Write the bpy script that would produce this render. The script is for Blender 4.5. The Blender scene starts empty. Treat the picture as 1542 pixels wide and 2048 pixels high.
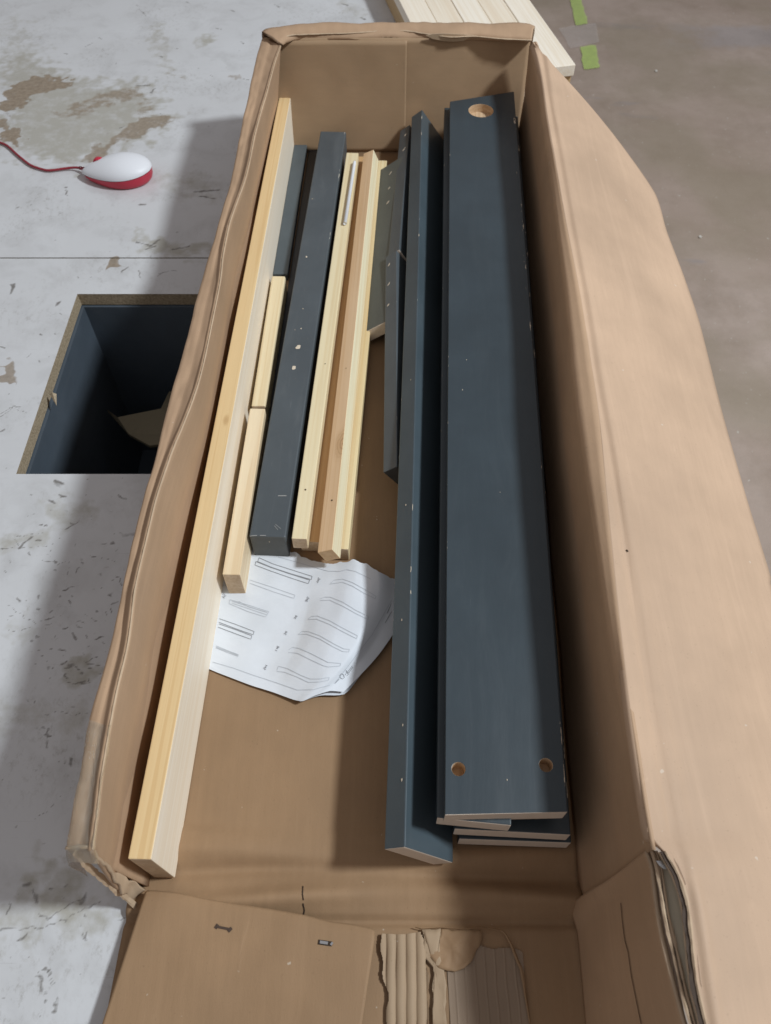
import bpy, bmesh, math, random
import numpy as np
from mathutils import Vector, Matrix, noise as mn

random.seed(7); rng = np.random.default_rng(7)
SC = bpy.context.scene
COL = SC.collection

# ------------------------------------------------------------------ camera
H = 0.63                       # camera height above the table top
PITCH = math.radians(55.6)     # looking down from the horizontal
F = 1540.0                     # focal length in pixels of the 1542x2048 photograph
CP, SP = math.cos(PITCH), math.sin(PITCH)
cd = bpy.data.cameras.new('camera'); cam = bpy.data.objects.new('camera', cd); COL.objects.link(cam)
cam.location = (0, 0, H); cam.rotation_euler = (math.pi/2 - PITCH, 0, 0)
cd.sensor_fit = 'VERTICAL'; cd.sensor_height = 36; cd.lens = 36*F/2048
cd.clip_start = 0.02; cd.clip_end = 60
cd.dof.use_dof = True; cd.dof.focus_distance = 0.66; cd.dof.aperture_fstop = 13
SC.camera = cam
SC.render.resolution_x = 771; SC.render.resolution_y = 1024

# ------------------------------------------------------------------ light
w = bpy.data.worlds.new('World'); SC.world = w; w.use_nodes = True
bg = w.node_tree.nodes['Background']
wt = w.node_tree
tc = wt.nodes.new('ShaderNodeTexCoord'); sx = wt.nodes.new('ShaderNodeSeparateXYZ')
wt.links.new(tc.outputs['Generated'], sx.inputs[0])
cr = wt.nodes.new('ShaderNodeValToRGB')
mr = wt.nodes.new('ShaderNodeMapRange'); mr.inputs[1].default_value = -1; mr.inputs[2].default_value = 1
wt.links.new(sx.outputs[2], mr.inputs[0]); wt.links.new(mr.outputs[0], cr.inputs[0])
cr.color_ramp.elements[0].position = 0.35; cr.color_ramp.elements[0].color = (.10, .095, .09, 1)
cr.color_ramp.elements[1].position = 0.75; cr.color_ramp.elements[1].color = (.37, .355, .36, 1)
wt.links.new(cr.outputs[0], bg.inputs[0]); bg.inputs[1].default_value = 0.93

def lamp(name, loc, target, size, power, color):
    ld = bpy.data.lights.new(name, 'AREA'); ld.shape = 'DISK'; ld.size = size; ld.energy = power; ld.color = color
    lo = bpy.data.objects.new(name, ld); COL.objects.link(lo); lo.location = loc
    lo.rotation_euler = (Vector(target)-Vector(loc)).to_track_quat('-Z', 'Y').to_euler()
    return lo
lamp('work_lamp', (2.2, .28, 2.75), (-.05, .5, 0), .36, 119.0, (.88, .95, 1.0))
SC.view_settings.view_transform = 'Standard'; SC.view_settings.look = 'None'
SC.view_settings.exposure = 0; SC.view_settings.gamma = 1

# ------------------------------------------------------------------ helpers
def ray(px, py):
    u = (px-771)/F; v = (1024-py)/F
    return Vector((u, CP+v*SP, v*CP-SP))
def P(px, py, z=0.0):
    d = ray(px, py); t = (z-H)/d.z
    return Vector((d.x*t, d.y*t, z))
def PY(px, py, y):
    d = ray(px, py); t = y/d.y
    return Vector((d.x*t, y, H+d.z*t))
def crop(pts, s, ox, oy): return [(ox+x/s, oy+y/s) for x, y in pts]

def tag(o, label=None, cat=None, group=None, kind=None):
    if label: o['label'] = label
    if cat: o['category'] = cat
    if group: o['group'] = group
    if kind: o['kind'] = kind
    return o
def empty(name, loc, label, cat, group=None):
    o = bpy.data.objects.new(name, None); COL.objects.link(o); o.location = loc; o.empty_display_size = .02
    return tag(o, label, cat, group)
def put(o, parent):
    COL.objects.link(o)
    if parent is not None:
        o.parent = parent
        o.matrix_parent_inverse = pm(parent).inverted()
    return o
def pm(o):
    m = o.matrix_basis.copy()
    while o.parent: 
        m = o.parent.matrix_basis @ o.matrix_parent_inverse @ m if False else o.parent.matrix_basis @ o.matrix_parent_inverse @ m
        o = o.parent
    return m
def mesh(name, verts, faces, mats, parent=None, smooth=False, fm=None, matrix=None):
    me = bpy.data.meshes.new(name); me.from_pydata([tuple(v) for v in verts], [], faces)
    for m in (mats if isinstance(mats, (list, tuple)) else [mats]): me.materials.append(m)
    if fm is not None: me.polygons.foreach_set('material_index', fm)
    if smooth: me.polygons.foreach_set('use_smooth', [True]*len(me.polygons))
    me.update()
    o = bpy.data.objects.new(name, me)
    if matrix is not None: o.matrix_basis = matrix
    return put(o, parent)
def bevel(o, wd=.0008, seg=2):
    b = o.modifiers.new('bevel', 'BEVEL'); b.width = wd; b.segments = seg; b.limit_method = 'ANGLE'; b.angle_limit = math.radians(40)
    return o
def solidv(o, t, towards):
    n = Vector()
    for p in o.data.polygons: n += p.normal*p.area
    return solid(o, t, -1 if n.dot(Vector(towards)) > 0 else 1)
def solid(o, t=.003, off=-1, rim=None):
    s = o.modifiers.new('thickness', 'SOLIDIFY'); s.thickness = t; s.offset = off
    if rim is not None: s.material_offset_rim = rim
    return o
def boxm(name, c0, c1, mats, parent=None, matrix=None):
    x0, y0, z0 = c0; x1, y1, z1 = c1
    v = [(x0,y0,z0),(x1,y0,z0),(x1,y1,z0),(x0,y1,z0),(x0,y0,z1),(x1,y0,z1),(x1,y1,z1),(x0,y1,z1)]
    f = [(0,3,2,1),(4,5,6,7),(0,1,5,4),(1,2,6,5),(2,3,7,6),(3,0,4,7)]
    return mesh(name, v, f, mats, parent, matrix=matrix)

def resample(pts, n, ts=None):
    pts = [Vector(p) for p in pts]
    L = [0]
    for a, b in zip(pts, pts[1:]): L.append(L[-1]+(b-a).length)
    out = []; k = 0
    for i in range(n):
        t = L[-1]*i/(n-1)
        while k < len(pts)-2 and L[k+1] < t: k += 1
        s = 0 if L[k+1] == L[k] else (t-L[k])/(L[k+1]-L[k])
        # catmull rom for roundness
        p0 = pts[max(k-1, 0)]; p1 = pts[k]; p2 = pts[k+1]; p3 = pts[min(k+2, len(pts)-1)]
        lin = p1.lerp(p2, s)
        if len(pts) > 3:
            q = 0.5*((2*p1)+(p2-p0)*s+(2*p0-5*p1+4*p2-p3)*s*s+(3*p1-p0-3*p2+p3)*s**3)
            lin = lin.lerp(q, .6)
        out.append(lin)
    return out
def loft(name, rails, n, m, mats, parent=None, disp=None, smooth=True, flip=False):
    R = [resample(r, n) for r in rails]
    rows = []
    for a in range(len(R)-1):
        mm = m[a] if isinstance(m, (list, tuple)) else m
        for j in range(mm):
            rows.append([p.lerp(q, j/mm) for p, q in zip(R[a], R[a+1])])
    rows.append(R[-1])
    V = [v for r in rows for v in r]
    if disp: V = [disp(v) for v in V]
    Fc = []
    for j in range(len(rows)-1):
        for i in range(n-1):
            a = j*n+i; q = (a, a+1, a+n+1, a+n)
            Fc.append(q[::-1] if flip else q)
    return mesh(name, V, Fc, mats, parent, smooth=smooth)

def nz(p, s=1.0, o=0.0): return mn.noise(Vector((p[0]*s+o, p[1]*s+o*1.7, p[2]*s-o)))

# ------------------------------------------------------------------ materials
class NB:
    def __init__(s, name):
        s.m = bpy.data.materials.new(name); s.m.use_nodes = True; s.t = s.m.node_tree; s.n = s.t.nodes
        s.b = s.n['Principled BSDF']; s.out = s.n['Material Output']
        s.co = s.n.new('ShaderNodeTexCoord')
    def link(s, a, b): s.t.links.new(a, b)
    def val(s, sock, v):
        if hasattr(v, 'is_output') or isinstance(v, bpy.types.NodeSocket): s.link(v, sock)
        else: sock.default_value = v
    def map(s, scale=(1,1,1), src='Object', rot=(0,0,0), loc=(0,0,0)):
        k = s.n.new('ShaderNodeMapping'); s.link(s.co.outputs[src], k.inputs[0])
        k.inputs['Scale'].default_value = scale; k.inputs['Rotation'].default_value = rot; k.inputs['Location'].default_value = loc
        return k.outputs[0]
    def noise(s, vec, scale=5, det=4, rough=.55, dist=0):
        k = s.n.new('ShaderNodeTexNoise'); s.link(vec, k.inputs['Vector'])
        k.inputs['Scale'].default_value = scale; k.inputs['Detail'].default_value = det
        k.inputs['Roughness'].default_value = rough; k.inputs['Distortion'].default_value = dist
        return k.outputs['Fac']
    def math(s, op, a, b=0.0, c=None, clamp=False):
        k = s.n.new('ShaderNodeMath'); k.operation = op; k.use_clamp = clamp
        s.val(k.inputs[0], a); s.val(k.inputs[1], b)
        if c is not None: s.val(k.inputs[2], c)
        return k.outputs[0]
    def rng(s, v, a, b, c=0, d=1, smooth=False):
        k = s.n.new('ShaderNodeMapRange'); k.clamp = True
        if smooth: k.interpolation_type = 'SMOOTHSTEP'
        s.val(k.inputs[0], v)
        for i, x in enumerate((a, b, c, d)): s.val(k.inputs[i+1], x)
        return k.outputs[0]
    def mix(s, f, a, b):
        k = s.n.new('ShaderNodeMix'); k.data_type = 'RGBA'
        s.val(k.inputs[0], f)
        for i, x in ((6, a), (7, b)):
            if isinstance(x, (tuple, list)): k.inputs[i].default_value = (*x[:3], 1)
            else: s.link(x, k.inputs[i])
        return k.outputs[2]
    def ramp(s, f, stops):
        k = s.n.new('ShaderNodeValToRGB'); s.link(f, k.inputs[0])
        e = k.color_ramp.elements
        while len(e) < len(stops): e.new(.5)
        for el, (p, c) in zip(e, stops): el.position = p; el.color = (*c, 1)
        return k.outputs[0]
    def sep(s, v):
        k = s.n.new('ShaderNodeSeparateXYZ'); s.link(v, k.inputs[0]); return k.outputs
    def bump(s, h, strength=.3, dist=.001, prev=None):
        k = s.n.new('ShaderNodeBump'); s.link(h, k.inputs['Height'])
        k.inputs['Strength'].default_value = strength; k.inputs['Distance'].default_value = dist
        if prev is not None: s.link(prev, k.inputs['Normal'])
        return k.outputs[0]
    def fin(s, col=None, rough=.6, bump=None, spec=.5, metal=0):
        if col is not None:
            if isinstance(col, (tuple, list)): s.b.inputs['Base Color'].default_value = (*col[:3], 1)
            else: s.link(col, s.b.inputs['Base Color'])
        s.val(s.b.inputs['Roughness'], rough)
        if bump is not None: s.link(bump, s.b.inputs['Normal'])
        s.b.inputs['Specular IOR Level'].default_value = spec
        s.b.inputs['Metallic'].default_value = metal
        return s.m

def plain(name, col, rough=.6, spec=.5, metal=0):
    k = NB(name); v = k.map()
    n = k.noise(v, 180, 3)
    c = k.mix(k.rng(n, .3, .7, 0, .35), col, tuple(x*.82 for x in col))
    return k.fin(c, rough, k.bump(n, .08, .0005), spec, metal)

def cardboard(name, base=(.31, .195, .108), flute_axis=1, flute=.12, tone=0.0):
    k = NB(name); v = k.map()
    big = k.noise(v, 7, 4, .6)
    fibre = k.noise(k.map((260, 40, 260) if flute_axis == 1 else (40, 260, 260)), 1.0, 4, .65)
    speck = k.noise(v, 520, 2, .5)
    x, y, z = k.sep(v)
    ax = x if flute_axis == 1 else y
    wv = k.math('SINE', k.math('MULTIPLY', ax, 2*math.pi/.0079))
    if name.endswith('wall'):
        wv = k.math('SINE', k.math('MULTIPLY', y, 2*math.pi/.0079))
    d = tuple(c*.86 for c in base); l = tuple(min(1, c*1.10) for c in base)
    c = k.mix(k.rng(big, .32, .68), d, l)
    c = k.mix(k.rng(fibre, .25, .8, 0, .22), c, tuple(q*.72 for q in base))
    c = k.mix(k.rng(speck, .66, .78, 0, .35), c, tuple(q*.55 for q in base))
    c = k.mix(k.rng(wv, -1, 1, 0, .02), c, tuple(q*.7 for q in base))
    # scuffs
    sc = k.rng(k.noise(k.map((30, 9, 30), rot=(0, 0, .3)), 1, 5, .7, 1.0), .68, .74, 0, .25)
    c = k.mix(sc, c, tuple(min(1, q*1.3+.03) for q in base))
    str_ = k.noise(k.map((90, 2.5, 90) if flute_axis == 1 else (2.5, 90, 2.5)), 1.0, 5, .7)
    c = k.mix(k.rng(str_, .52, .70, 0, .17), c, tuple(min(1, q*1.22+.015) for q in base))
    c = k.mix(k.rng(str_, .46, .30, 0, .14), c, tuple(q*.72 for q in base))
    lint = k.noise(v, 150, 2, .4)
    c = k.mix(k.rng(lint, .77, .80, 0, .5), c, (.62, .55, .46))
    b = k.bump(wv, flute*.25, .0004)
    b = k.bump(fibre, .12, .0005, b)
    b = k.bump(k.noise(v, 26, 3, .5), .05, .004, b)
    b = k.bump(k.noise(k.map((700, 240, 700)), 1, 3, .7), .25, .0004, b)
    return k.fin(c, k.rng(big, .3, .7, .62, .78), b, .28)

M_card = cardboard('kraft_cardboard')
M_wall_lit = cardboard('kraft_cardboard_wall', (.46, .305, .192))  # same kraft, made lighter: brightness of the lit left wall put into the colour
M_flap_lit = cardboard('kraft_cardboard_flap', (.52, .362, .248), 1, .16)  # same kraft, palest copy: light falling on the right flap is in the colour
M_torn = cardboard('torn_kraft_fibre', (.52, .385, .26), 1, .1)
def edge_mat():
    k = NB('corrugated_edge'); v = k.map()
    x, y, z = k.sep(v)
    s = k.math('SINE', k.math('MULTIPLY', k.math('ADD', x, y), 2*math.pi/.0079))
    n = k.noise(v, 600, 3)
    c = k.mix(k.rng(k.math('ADD', s, n), -.3, .9), (.16, .10, .06), (.50, .38, .27))
    return k.fin(c, .85, k.bump(n, .6, .001), .1)
M_edge = edge_mat()

def pine(name, base=(.70, .50, .27), dark=(.55, .33, .14), knots=(), seed=0.0, pale=.0):
    k = NB(name)
    v = k.map((1, 1, 1), loc=(seed, seed*2.3, seed))
    g = k.noise(k.map((70, 1.6, 70), loc=(seed, seed, seed)), 1.0, 5, .6, .8)
    ring = k.noise(k.map((210, 2.2, 210), loc=(seed*3, seed, 0)), 1.0, 2, .5, 1.2)
    fine = k.noise(k.map((900, 30, 900)), 1.0, 3, .6)
    c = k.mix(k.rng(g, .3, .72), base, tuple(a*.55+b*.45 for a, b in zip(base, dark)))
    c = k.mix(k.rng(ring, .47, .58, 0, .52), c, dark)
    wide = k.noise(k.map((38, .9, 38), loc=(seed, 0, seed)), 1.0, 2, .5, .6)
    c = k.mix(k.rng(wide, .52, .60, 0, .28), c, dark)
    c = k.mix(k.rng(fine, .3, .8, 0, .14), c, tuple(q*.75 for q in dark))
    c = k.mix(k.rng(k.noise(v, 3.3, 2), .35, .7, 0, .25), c, tuple(min(1, q*1.12+.02) for q in base))
    for (kx, ky, kz, r) in knots:
        mp = k.map((1, .42, 1), loc=(-kx, -ky*.42, -kz))
        ln = k.n.new('ShaderNodeVectorMath'); ln.operation = 'LENGTH'; k.link(mp, ln.inputs[0])
        dd = k.math('ADD', ln.outputs['Value'], k.math('MULTIPLY', k.math('SUBTRACT', k.noise(k.map((200, 60, 200)), 1, 3), .5), r*.7))
        c = k.mix(k.rng(dd, r*.5, r*1.9, .62, 0, True), c, tuple(q*.9 for q in dark))
        rr = k.math('SINE', k.math('MULTIPLY', dd, 2*math.pi/(r*.36)))
        c = k.mix(k.math('MULTIPLY', k.rng(rr, 0, 1, 0, .45), k.rng(dd, r*.3, r*1.4, 1, 0)), c, (.26, .12, .05))
    b = k.bump(ring, .12, .0004); b = k.bump(fine, .15, .0003, b)
    return k.fin(c, k.rng(g, .3, .7, .48, .62), b, .35)

def painted(name, w, h, base=(.036, .046, .055), chips=.0011, chipcol=(.62, .52, .40), rough=.36, scr=.5):
    """dark blue-grey satin paint, pale wood shows where the long edges are chipped"""
    k = NB(name); v = k.map(); x, y, z = k.sep(v)
    ex = k.math('MINIMUM', x, k.math('SUBTRACT', w, x))
    ez = k.math('MINIMUM', k.math('MULTIPLY', z, -1), k.math('ADD', z, h))
    e = k.math('MAXIMUM', ex, ez)
    n1 = k.noise(k.map((150, 22, 150)), 1, 4, .75)
    n2 = k.noise(k.map((700, 160, 700)), 1, 3, .6)
    thr = k.math('MULTIPLY', k.rng(k.math('ADD', n1, k.math('MULTIPLY', n2, .35)), .74, .98), chips)
    chip = k.math('MULTIPLY', k.math('LESS_THAN', e, thr), k.math('GREATER_THAN', thr, chips*.25))
    big = k.noise(v, 9, 4, .6)
    dust = k.noise(k.map((42, 5, 42)), 1, 7, .74, .8)
    c = k.mix(k.rng(big, .3, .7), tuple(q*.82 for q in base), tuple(q*1.12 for q in base))
    c = k.mix(k.rng(dust, .50, .80, 0, .11*scr), c, (.30, .31, .31))
    sct = k.noise(k.map((900, 26, 900), rot=(0, 0, .12)), 1, 2, .5)
    c = k.mix(k.rng(sct, .73, .78, 0, .30*scr), c, (.26, .27, .28))
    sp = k.noise(v, 330, 1, .3)
    c = k.mix(k.rng(sp, .83, .86, 0, .4*scr), c, chipcol)
    c = k.mix(chip, c, chipcol)
    fine = k.noise(k.map((500, 120, 500)), 1, 3)
    b = k.bump(fine, .10, .0004); b = k.bump(k.noise(v, 30, 2), .12, .002, b)
    return k.fin(c, k.rng(dust, .35, .75, rough, rough+.14), b, .5)

M_endgrain = pine('raw_end_grain', (.62, .48, .33), (.42, .28, .16), seed=3)
M_mdf = plain('raw_board_end', (.74, .63, .52), .8, .15)

# ------------------------------------------------------------------ setting: workshop floor
def floor_mat():
    k = NB('worn_concrete'); v = k.map()
    a = k.noise(v, 1.7, 6, .6, .4); b_ = k.noise(v, 6, 7, .68); d = k.noise(v, 60, 4, .7)
    c = k.mix(k.rng(a, .32, .68), (.35, .268, .215), (.47, .38, .325))
    c = k.mix(k.rng(b_, .42, .72, 0, .5), c, (.22, .165, .12))
    c = k.mix(k.rng(d, .55, .8, 0, .3), c, (.33, .29, .27))
    st = k.noise(k.map((1.1, 3.2, 1), rot=(0, 0, .15)), 1.6, 5, .6)
    c = k.mix(k.rng(st, .62, .70, 0, .45), c, (.20, .22, .27))
    c = k.mix(k.rng(k.noise(v, 90, 1), .76, .79), c, (.55, .52, .46))
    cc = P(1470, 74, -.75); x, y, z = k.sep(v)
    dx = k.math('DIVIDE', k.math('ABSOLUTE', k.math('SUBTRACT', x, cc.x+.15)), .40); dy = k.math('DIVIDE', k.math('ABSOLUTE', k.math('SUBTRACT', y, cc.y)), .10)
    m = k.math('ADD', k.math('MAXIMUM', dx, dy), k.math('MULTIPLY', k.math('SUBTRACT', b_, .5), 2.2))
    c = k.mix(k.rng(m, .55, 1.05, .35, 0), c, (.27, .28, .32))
    c = k.mix(k.rng(k.noise(v, 2.6, 3, .5), .45, .62, 0, .5), c, (.29, .24, .17))
    return k.fin(c, k.rng(b_, .3, .7, .42, .65), k.bump(d, .2, .004), .4)
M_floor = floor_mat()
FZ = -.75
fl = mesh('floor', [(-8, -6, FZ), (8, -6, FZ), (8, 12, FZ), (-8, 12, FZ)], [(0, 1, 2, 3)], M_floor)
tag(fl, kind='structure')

def tape_mat(name, col, rough=.35):
    k = NB(name); v = k.map(); n = k.noise(v, 60, 4, .7)
    c = k.mix(k.rng(n, .35, .75, 0, .5), col, tuple(q*.6+.05 for q in col))
    return k.fin(c, rough, k.bump(n, .3, .001), .5)
def floor_patch(name, pts, mat, z, label, cat, group=None, rag=.006):
    c = [P(x, y, z) for x, y in pts]; q = []
    for a, b in zip(c, c[1:]+c[:1]): q += [a.lerp(b, k/10) for k in range(10)]
    q = [p+Vector((nz(p, 40)*rag, nz(p, 40, 5)*rag, 0)) for p in q]
    n = len(q); lo = [p-Vector((0, 0, .0008)) for p in q]
    f = [tuple(range(n))[::-1] if False else tuple(range(n))]+[(i, (i+1) % n, n+(i+1) % n, n+i) for i in range(n)]
    o = mesh(name, q+lo, f, mat)
    return tag(o, label, cat, group)
M_green = tape_mat('green_tape', (.58, .78, .20)); M_green.node_tree.nodes['Principled BSDF'].inputs['Alpha'].default_value = .66
M_clear = tape_mat('dusty_clear_tape', (.80, .77, .76)); M_clear.node_tree.nodes['Principled BSDF'].inputs['Alpha'].default_value = .2
M_blue = tape_mat('blue_scuff', (.23, .235, .265), .5)
floor_patch('floor_tape', [(1137, -14), (1159, -14), (1176, 47), (1152, 50)], M_green, FZ+.004,
            'bright green tape piece on the floor running off the top of the picture', 'floor tape', 'green tape on the floor')
floor_patch('floor_tape', [(1160, 93), (1192, 90), (1199, 134), (1168, 139)], M_green, FZ+.004,
            'short green tape piece on the floor nearer the box', 'floor tape', 'green tape on the floor')
floor_patch('clear_tape', [(1118, 56), (1192, 46), (1198, 84), (1140, 96)], M_clear, FZ+.0052,
            'pale dusty clear tape patch between the two green pieces on the floor', 'floor tape')
for i, (x, y, r) in enumerate([(1312, 143, .004), (1400, 475, .0035)]):
    c = P(x, y, FZ+.001)
    vs = [c+Vector((math.cos(a)*r*(1+.3*random.random()), math.sin(a)*r*(1+.3*random.random()), zz)) for zz in (0, .004) for a in [k*math.tau/7 for k in range(7)]]
    o = mesh('pebble', vs, [tuple(range(7, 14))]+[(k, (k+1) % 7, 7+(k+1) % 7, 7+k) for k in range(7)], plain('chalk_white', (.7, .68, .62)))
    tag(o, ['small white chip on the floor near the green tape', 'tiny white chip on the floor beside the right flap'][i], 'debris')

# ------------------------------------------------------------------ work table with painted-on wear
SEAM = P(200, 516, 0).y
HX0, HX1 = P(165, 588).x*.5+P(20, 948).x*.5, -.10
HY0, HY1 = P(20, 948).y, P(165, 588).y
TX0, TX1, TY0, TY1 = -1.25, .205, -.45, 2.1
def axis(a, b, f0, f1, fine, coarse, cuts=()):
    xs = list(np.arange(a, f0, coarse))+list(np.arange(f0, f1, fine))+list(np.arange(f1, b, coarse))+[b]
    for c in cuts:
        i = int(np.argmin([abs(x-c) for x in xs])); xs[i] = c
    return np.array(sorted(set(xs)))

class Raster:
    def __init__(s, X, Y):
        s.X, s.Y = X, Y; s.C = np.zeros(X.shape+(3,))
        s.n1 = vnoise(X, Y, .012, 1)+.5*vnoise(X, Y, .005, 2); s.n2 = vnoise(X, Y, .004, 3)
    def poly(s, pts, ch, val, soft=.006, rag=.012):
        q = [P(x, y) for x, y in pts]; X = s.X+s.n1*rag; Y = s.Y+np.roll(s.n1, 7, 0)*rag
        ins = np.zeros(X.shape, bool); dmin = np.full(X.shape, 9.)
        for i in range(len(q)):
            ax, ay = q[i].x, q[i].y; bx, by = q[(i+1) % len(q)].x, q[(i+1) % len(q)].y
            c = ((ay > Y) != (by > Y)) & (X < (bx-ax)*(Y-ay)/((by-ay) or 1e-9)+ax); ins ^= c
            dmin = np.minimum(dmin, segd(X, Y, ax, ay, bx, by))
        sd = np.where(ins, dmin, -dmin)
        s.C[..., ch] = np.maximum(s.C[..., ch], val*np.clip(.5+sd/soft, 0, 1))
    def line(s, pts, wd, ch=1, val=1., rag=.0015):
        q = [P(x, y) for x, y in pts]
        X = s.X+s.n2*rag; Y = s.Y+np.roll(s.n2, 5, 1)*rag
        for a, b in zip(q, q[1:]) if len(q) > 1 else [(q[0], q[0]+Vector((.0005, 0, 0)))]:
            m = (s.X > min(a.x, b.x)-.02) & (s.X < max(a.x, b.x)+.02) & (s.Y > min(a.y, b.y)-.02) & (s.Y < max(a.y, b.y)+.02)
            if not m.any(): continue
            d = segd(X[m], Y[m], a.x, a.y, b.x, b.y)
            s.C[m, ch] = np.maximum(s.C[m, ch], val*np.clip(1.2-d/wd, 0, 1))
def segd(X, Y, ax, ay, bx, by):
    dx, dy = bx-ax, by-ay; L = dx*dx+dy*dy or 1e-12
    t = np.clip(((X-ax)*dx+(Y-ay)*dy)/L, 0, 1)
    return np.hypot(X-ax-t*dx, Y-ay-t*dy)
def vnoise(X, Y, cell, seed):
    r = np.random.default_rng(seed); g = r.random((512, 512))*2-1
    u = X/cell+1000; v = Y/cell+1000; i = np.floor(u).astype(int); j = np.floor(v).astype(int)
    fu = u-i; fv = v-j; fu = fu*fu*(3-2*fu); fv = fv*fv*(3-2*fv)
    G = lambda a, b: g[a % 512, b % 512]
    return (G(i, j)*(1-fu)+G(i+1, j)*fu)*(1-fv)+(G(i, j+1)*(1-fu)+G(i+1, j+1)*fu)*fv

def paint_marks(R):
    c1 = lambda p: crop(p, 2.0026, 0, 0)
    # R: brown peeled coating, G: near-black marks, B: grey-beige dirt haze
    R.poly(c1([(0,385),(60,335),(150,305),(270,315),(262,362),(150,372),(110,402),(70,440),(0,462)]), 0, .95)
    R.poly(c1([(215,465),(300,420),(420,368),(550,345),(605,440),(560,455),(535,392),(430,425),(330,472)]), 0, .50, .02)
    R.poly(c1([(325,648),(380,600),(440,560),(520,500),(600,450),(695,490),(610,522),(500,562),(430,606),(375,656)]), 0, .62, .012)
    R.poly(c1([(0,480),(40,505),(92,556),(60,572),(0,562)]), 0, .9)
    R.poly(c1([(600,90),(645,90),(675,250),(735,310),(690,320),(640,260),(610,200)]), 2, .5, .02)
    R.poly(c1([(915,290),(962,290),(960,322),(915,322)]), 0, .35)
    R.poly(c1([(690,280),(735,315),(690,320)]), 0, .35)
    R.poly(c1([(770,160),(840,140),(880,160),(800,182)]), 2, .7, .02)
    R.poly(c1([(0,200),(130,215),(290,320),(560,330),(640,440),(690,500),(330,660),(130,650),(0,560)]), 2, .75, .05, .03)
    R.poly(c1([(0,60),(120,120),(200,260),(0,300)]), 2, .45, .06, .03)
    R.poly(c1([(540,920),(600,950),(700,960),(850,990),(850,1025),(560,1000)]), 2, .8, .02)
    R.poly(c1([(620,700),(800,690),(900,760),(850,800),(650,760)]), 2, .5, .05)
    R.poly(c1([(1370,0),(1480,40),(1430,95),(1350,30)]), 2, .4, .03)
    for p, wd in (([(545,20),(590,70)], 2), ([(865,112),(885,118)], 3), ([(390,150),(408,155)], 2.5), ([(340,190),(375,170)], 2), ([(255,215),(268,216)], 3),
              ([(965,168),(975,176)], 3), ([(705,195),(712,195)], 2), ([(620,355),(605,372)], 4), ([(642,455),(650,458)], 3), ([(560,820),(580,820)], 5), ([(262,750),(270,780)], 3),
              ([(60,832),(72,830)], 3), ([(115,822),(120,822)], 2), ([(780,768),(880,760)], 5), ([(800,785),(860,795)], 3.5), ([(545,970),(600,985),(640,960)], 4), ([(580,1000),(625,985)], 3),
              ([(690,1000),(760,985)], 4), ([(1370,15),(1390,22)], 5), ([(1445,70),(1462,78)], 4), ([(925,40),(940,45)], 4), ([(1100,20),(1120,28)], 3), ([(970,315),(1000,320)], 1.6),
              ([(845,300),(852,305)], 3), ([(535,345),(600,340)], 3), ([(745,8),(752,12)], 3), ([(640,225),(650,232)], 3), ([(475,515),(500,505)], 3), ([(75,230),(80,232)], 3), ([(157,155),(160,157)], 3)):
        R.line(c1(p), wd*.00055, 1, .9)
    c3 = lambda p: crop(p, 2.965, 0, 512)
    R.poly(c3([(640,0),(690,0),(708,68),(660,62),(622,90),(645,50)]), 0, .85, .003, .004)
    R.poly(c3([(60,165),(98,160),(92,200),(45,240),(40,235),(66,195)]), 1, .8, .003, .003)
    R.poly(c3([(0,640),(80,620),(92,650),(70,690),(110,770),(60,760),(0,735)]), 0, .6, .004, .006)
    R.poly(c3([(330,275),(355,268),(350,300),(330,310)]), 1, .75, .003, .003)
    for p, wd in (([(940,105),(1000,90),(1050,90)], 2.5), ([(935,120),(960,100)], 2), ([(720,95),(765,65)], 5), ([(825,90),(832,130)], 3), ([(455,120),(462,130)], 2.5), ([(540,115),(545,130)], 2),
              ([(310,350),(320,345)], 2), ([(5,540),(25,548)], 3.5), ([(160,600),(185,580)], 2), ([(235,622),(242,626)], 3), ([(405,370),(408,380)], 2.5), ([(240,460),(245,470)], 2.5), ([(325,460),(330,465)], 2.5),
              ([(0,960),(90,885),(120,895)], 1.6), ([(0,935),(60,900),(110,915)], 1.3), ([(85,890),(160,935)], 1.3), ([(0,1040),(30,1025)], 4), ([(255,385),(262,387)], 2), ([(375,0),(380,10)], 1.5),
              ([(325,1335),(375,1350)], 7), ([(700,1410),(745,1445)], 2.5), ([(300,1445),(325,1460)], 4), ([(350,1410),(390,1430)], 3), ([(185,1412),(192,1414)], 2), ([(355,340),(365,345)], 3)):
        R.line(c3(p), wd*.00036, 1, .8)
    c5 = lambda p: crop(p, 3.103, 0, 900)
    R.poly(c5([(340,200),(390,175),(400,190),(370,235)]), 1, .55, .003, .003)
    R.poly(c5([(750,510),(850,512),(845,540),(752,538)]), 1, .5, .003, .002)
    R.poly(c5([(0,530),(60,540),(310,505),(340,560),(290,600),(0,615)]), 2, .55, .01, .006)
    R.poly(c5([(290,300),(520,320),(560,430),(420,480),(300,520)]), 2, .5, .02, .01)
    R.poly(c5([(60,1130),(200,1040),(230,1100),(110,1200)]), 2, .55, .02, .01)
    R.poly(c5([(0,1610),(250,1640),(520,1560),(600,1640),(500,1720),(100,1720),(0,1680)]), 2, .55, .03, .012)
    R.poly(c5([(380,1300),(600,1310),(590,1400),(540,1450),(400,1450)]), 2, .7, .01, .01)
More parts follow.
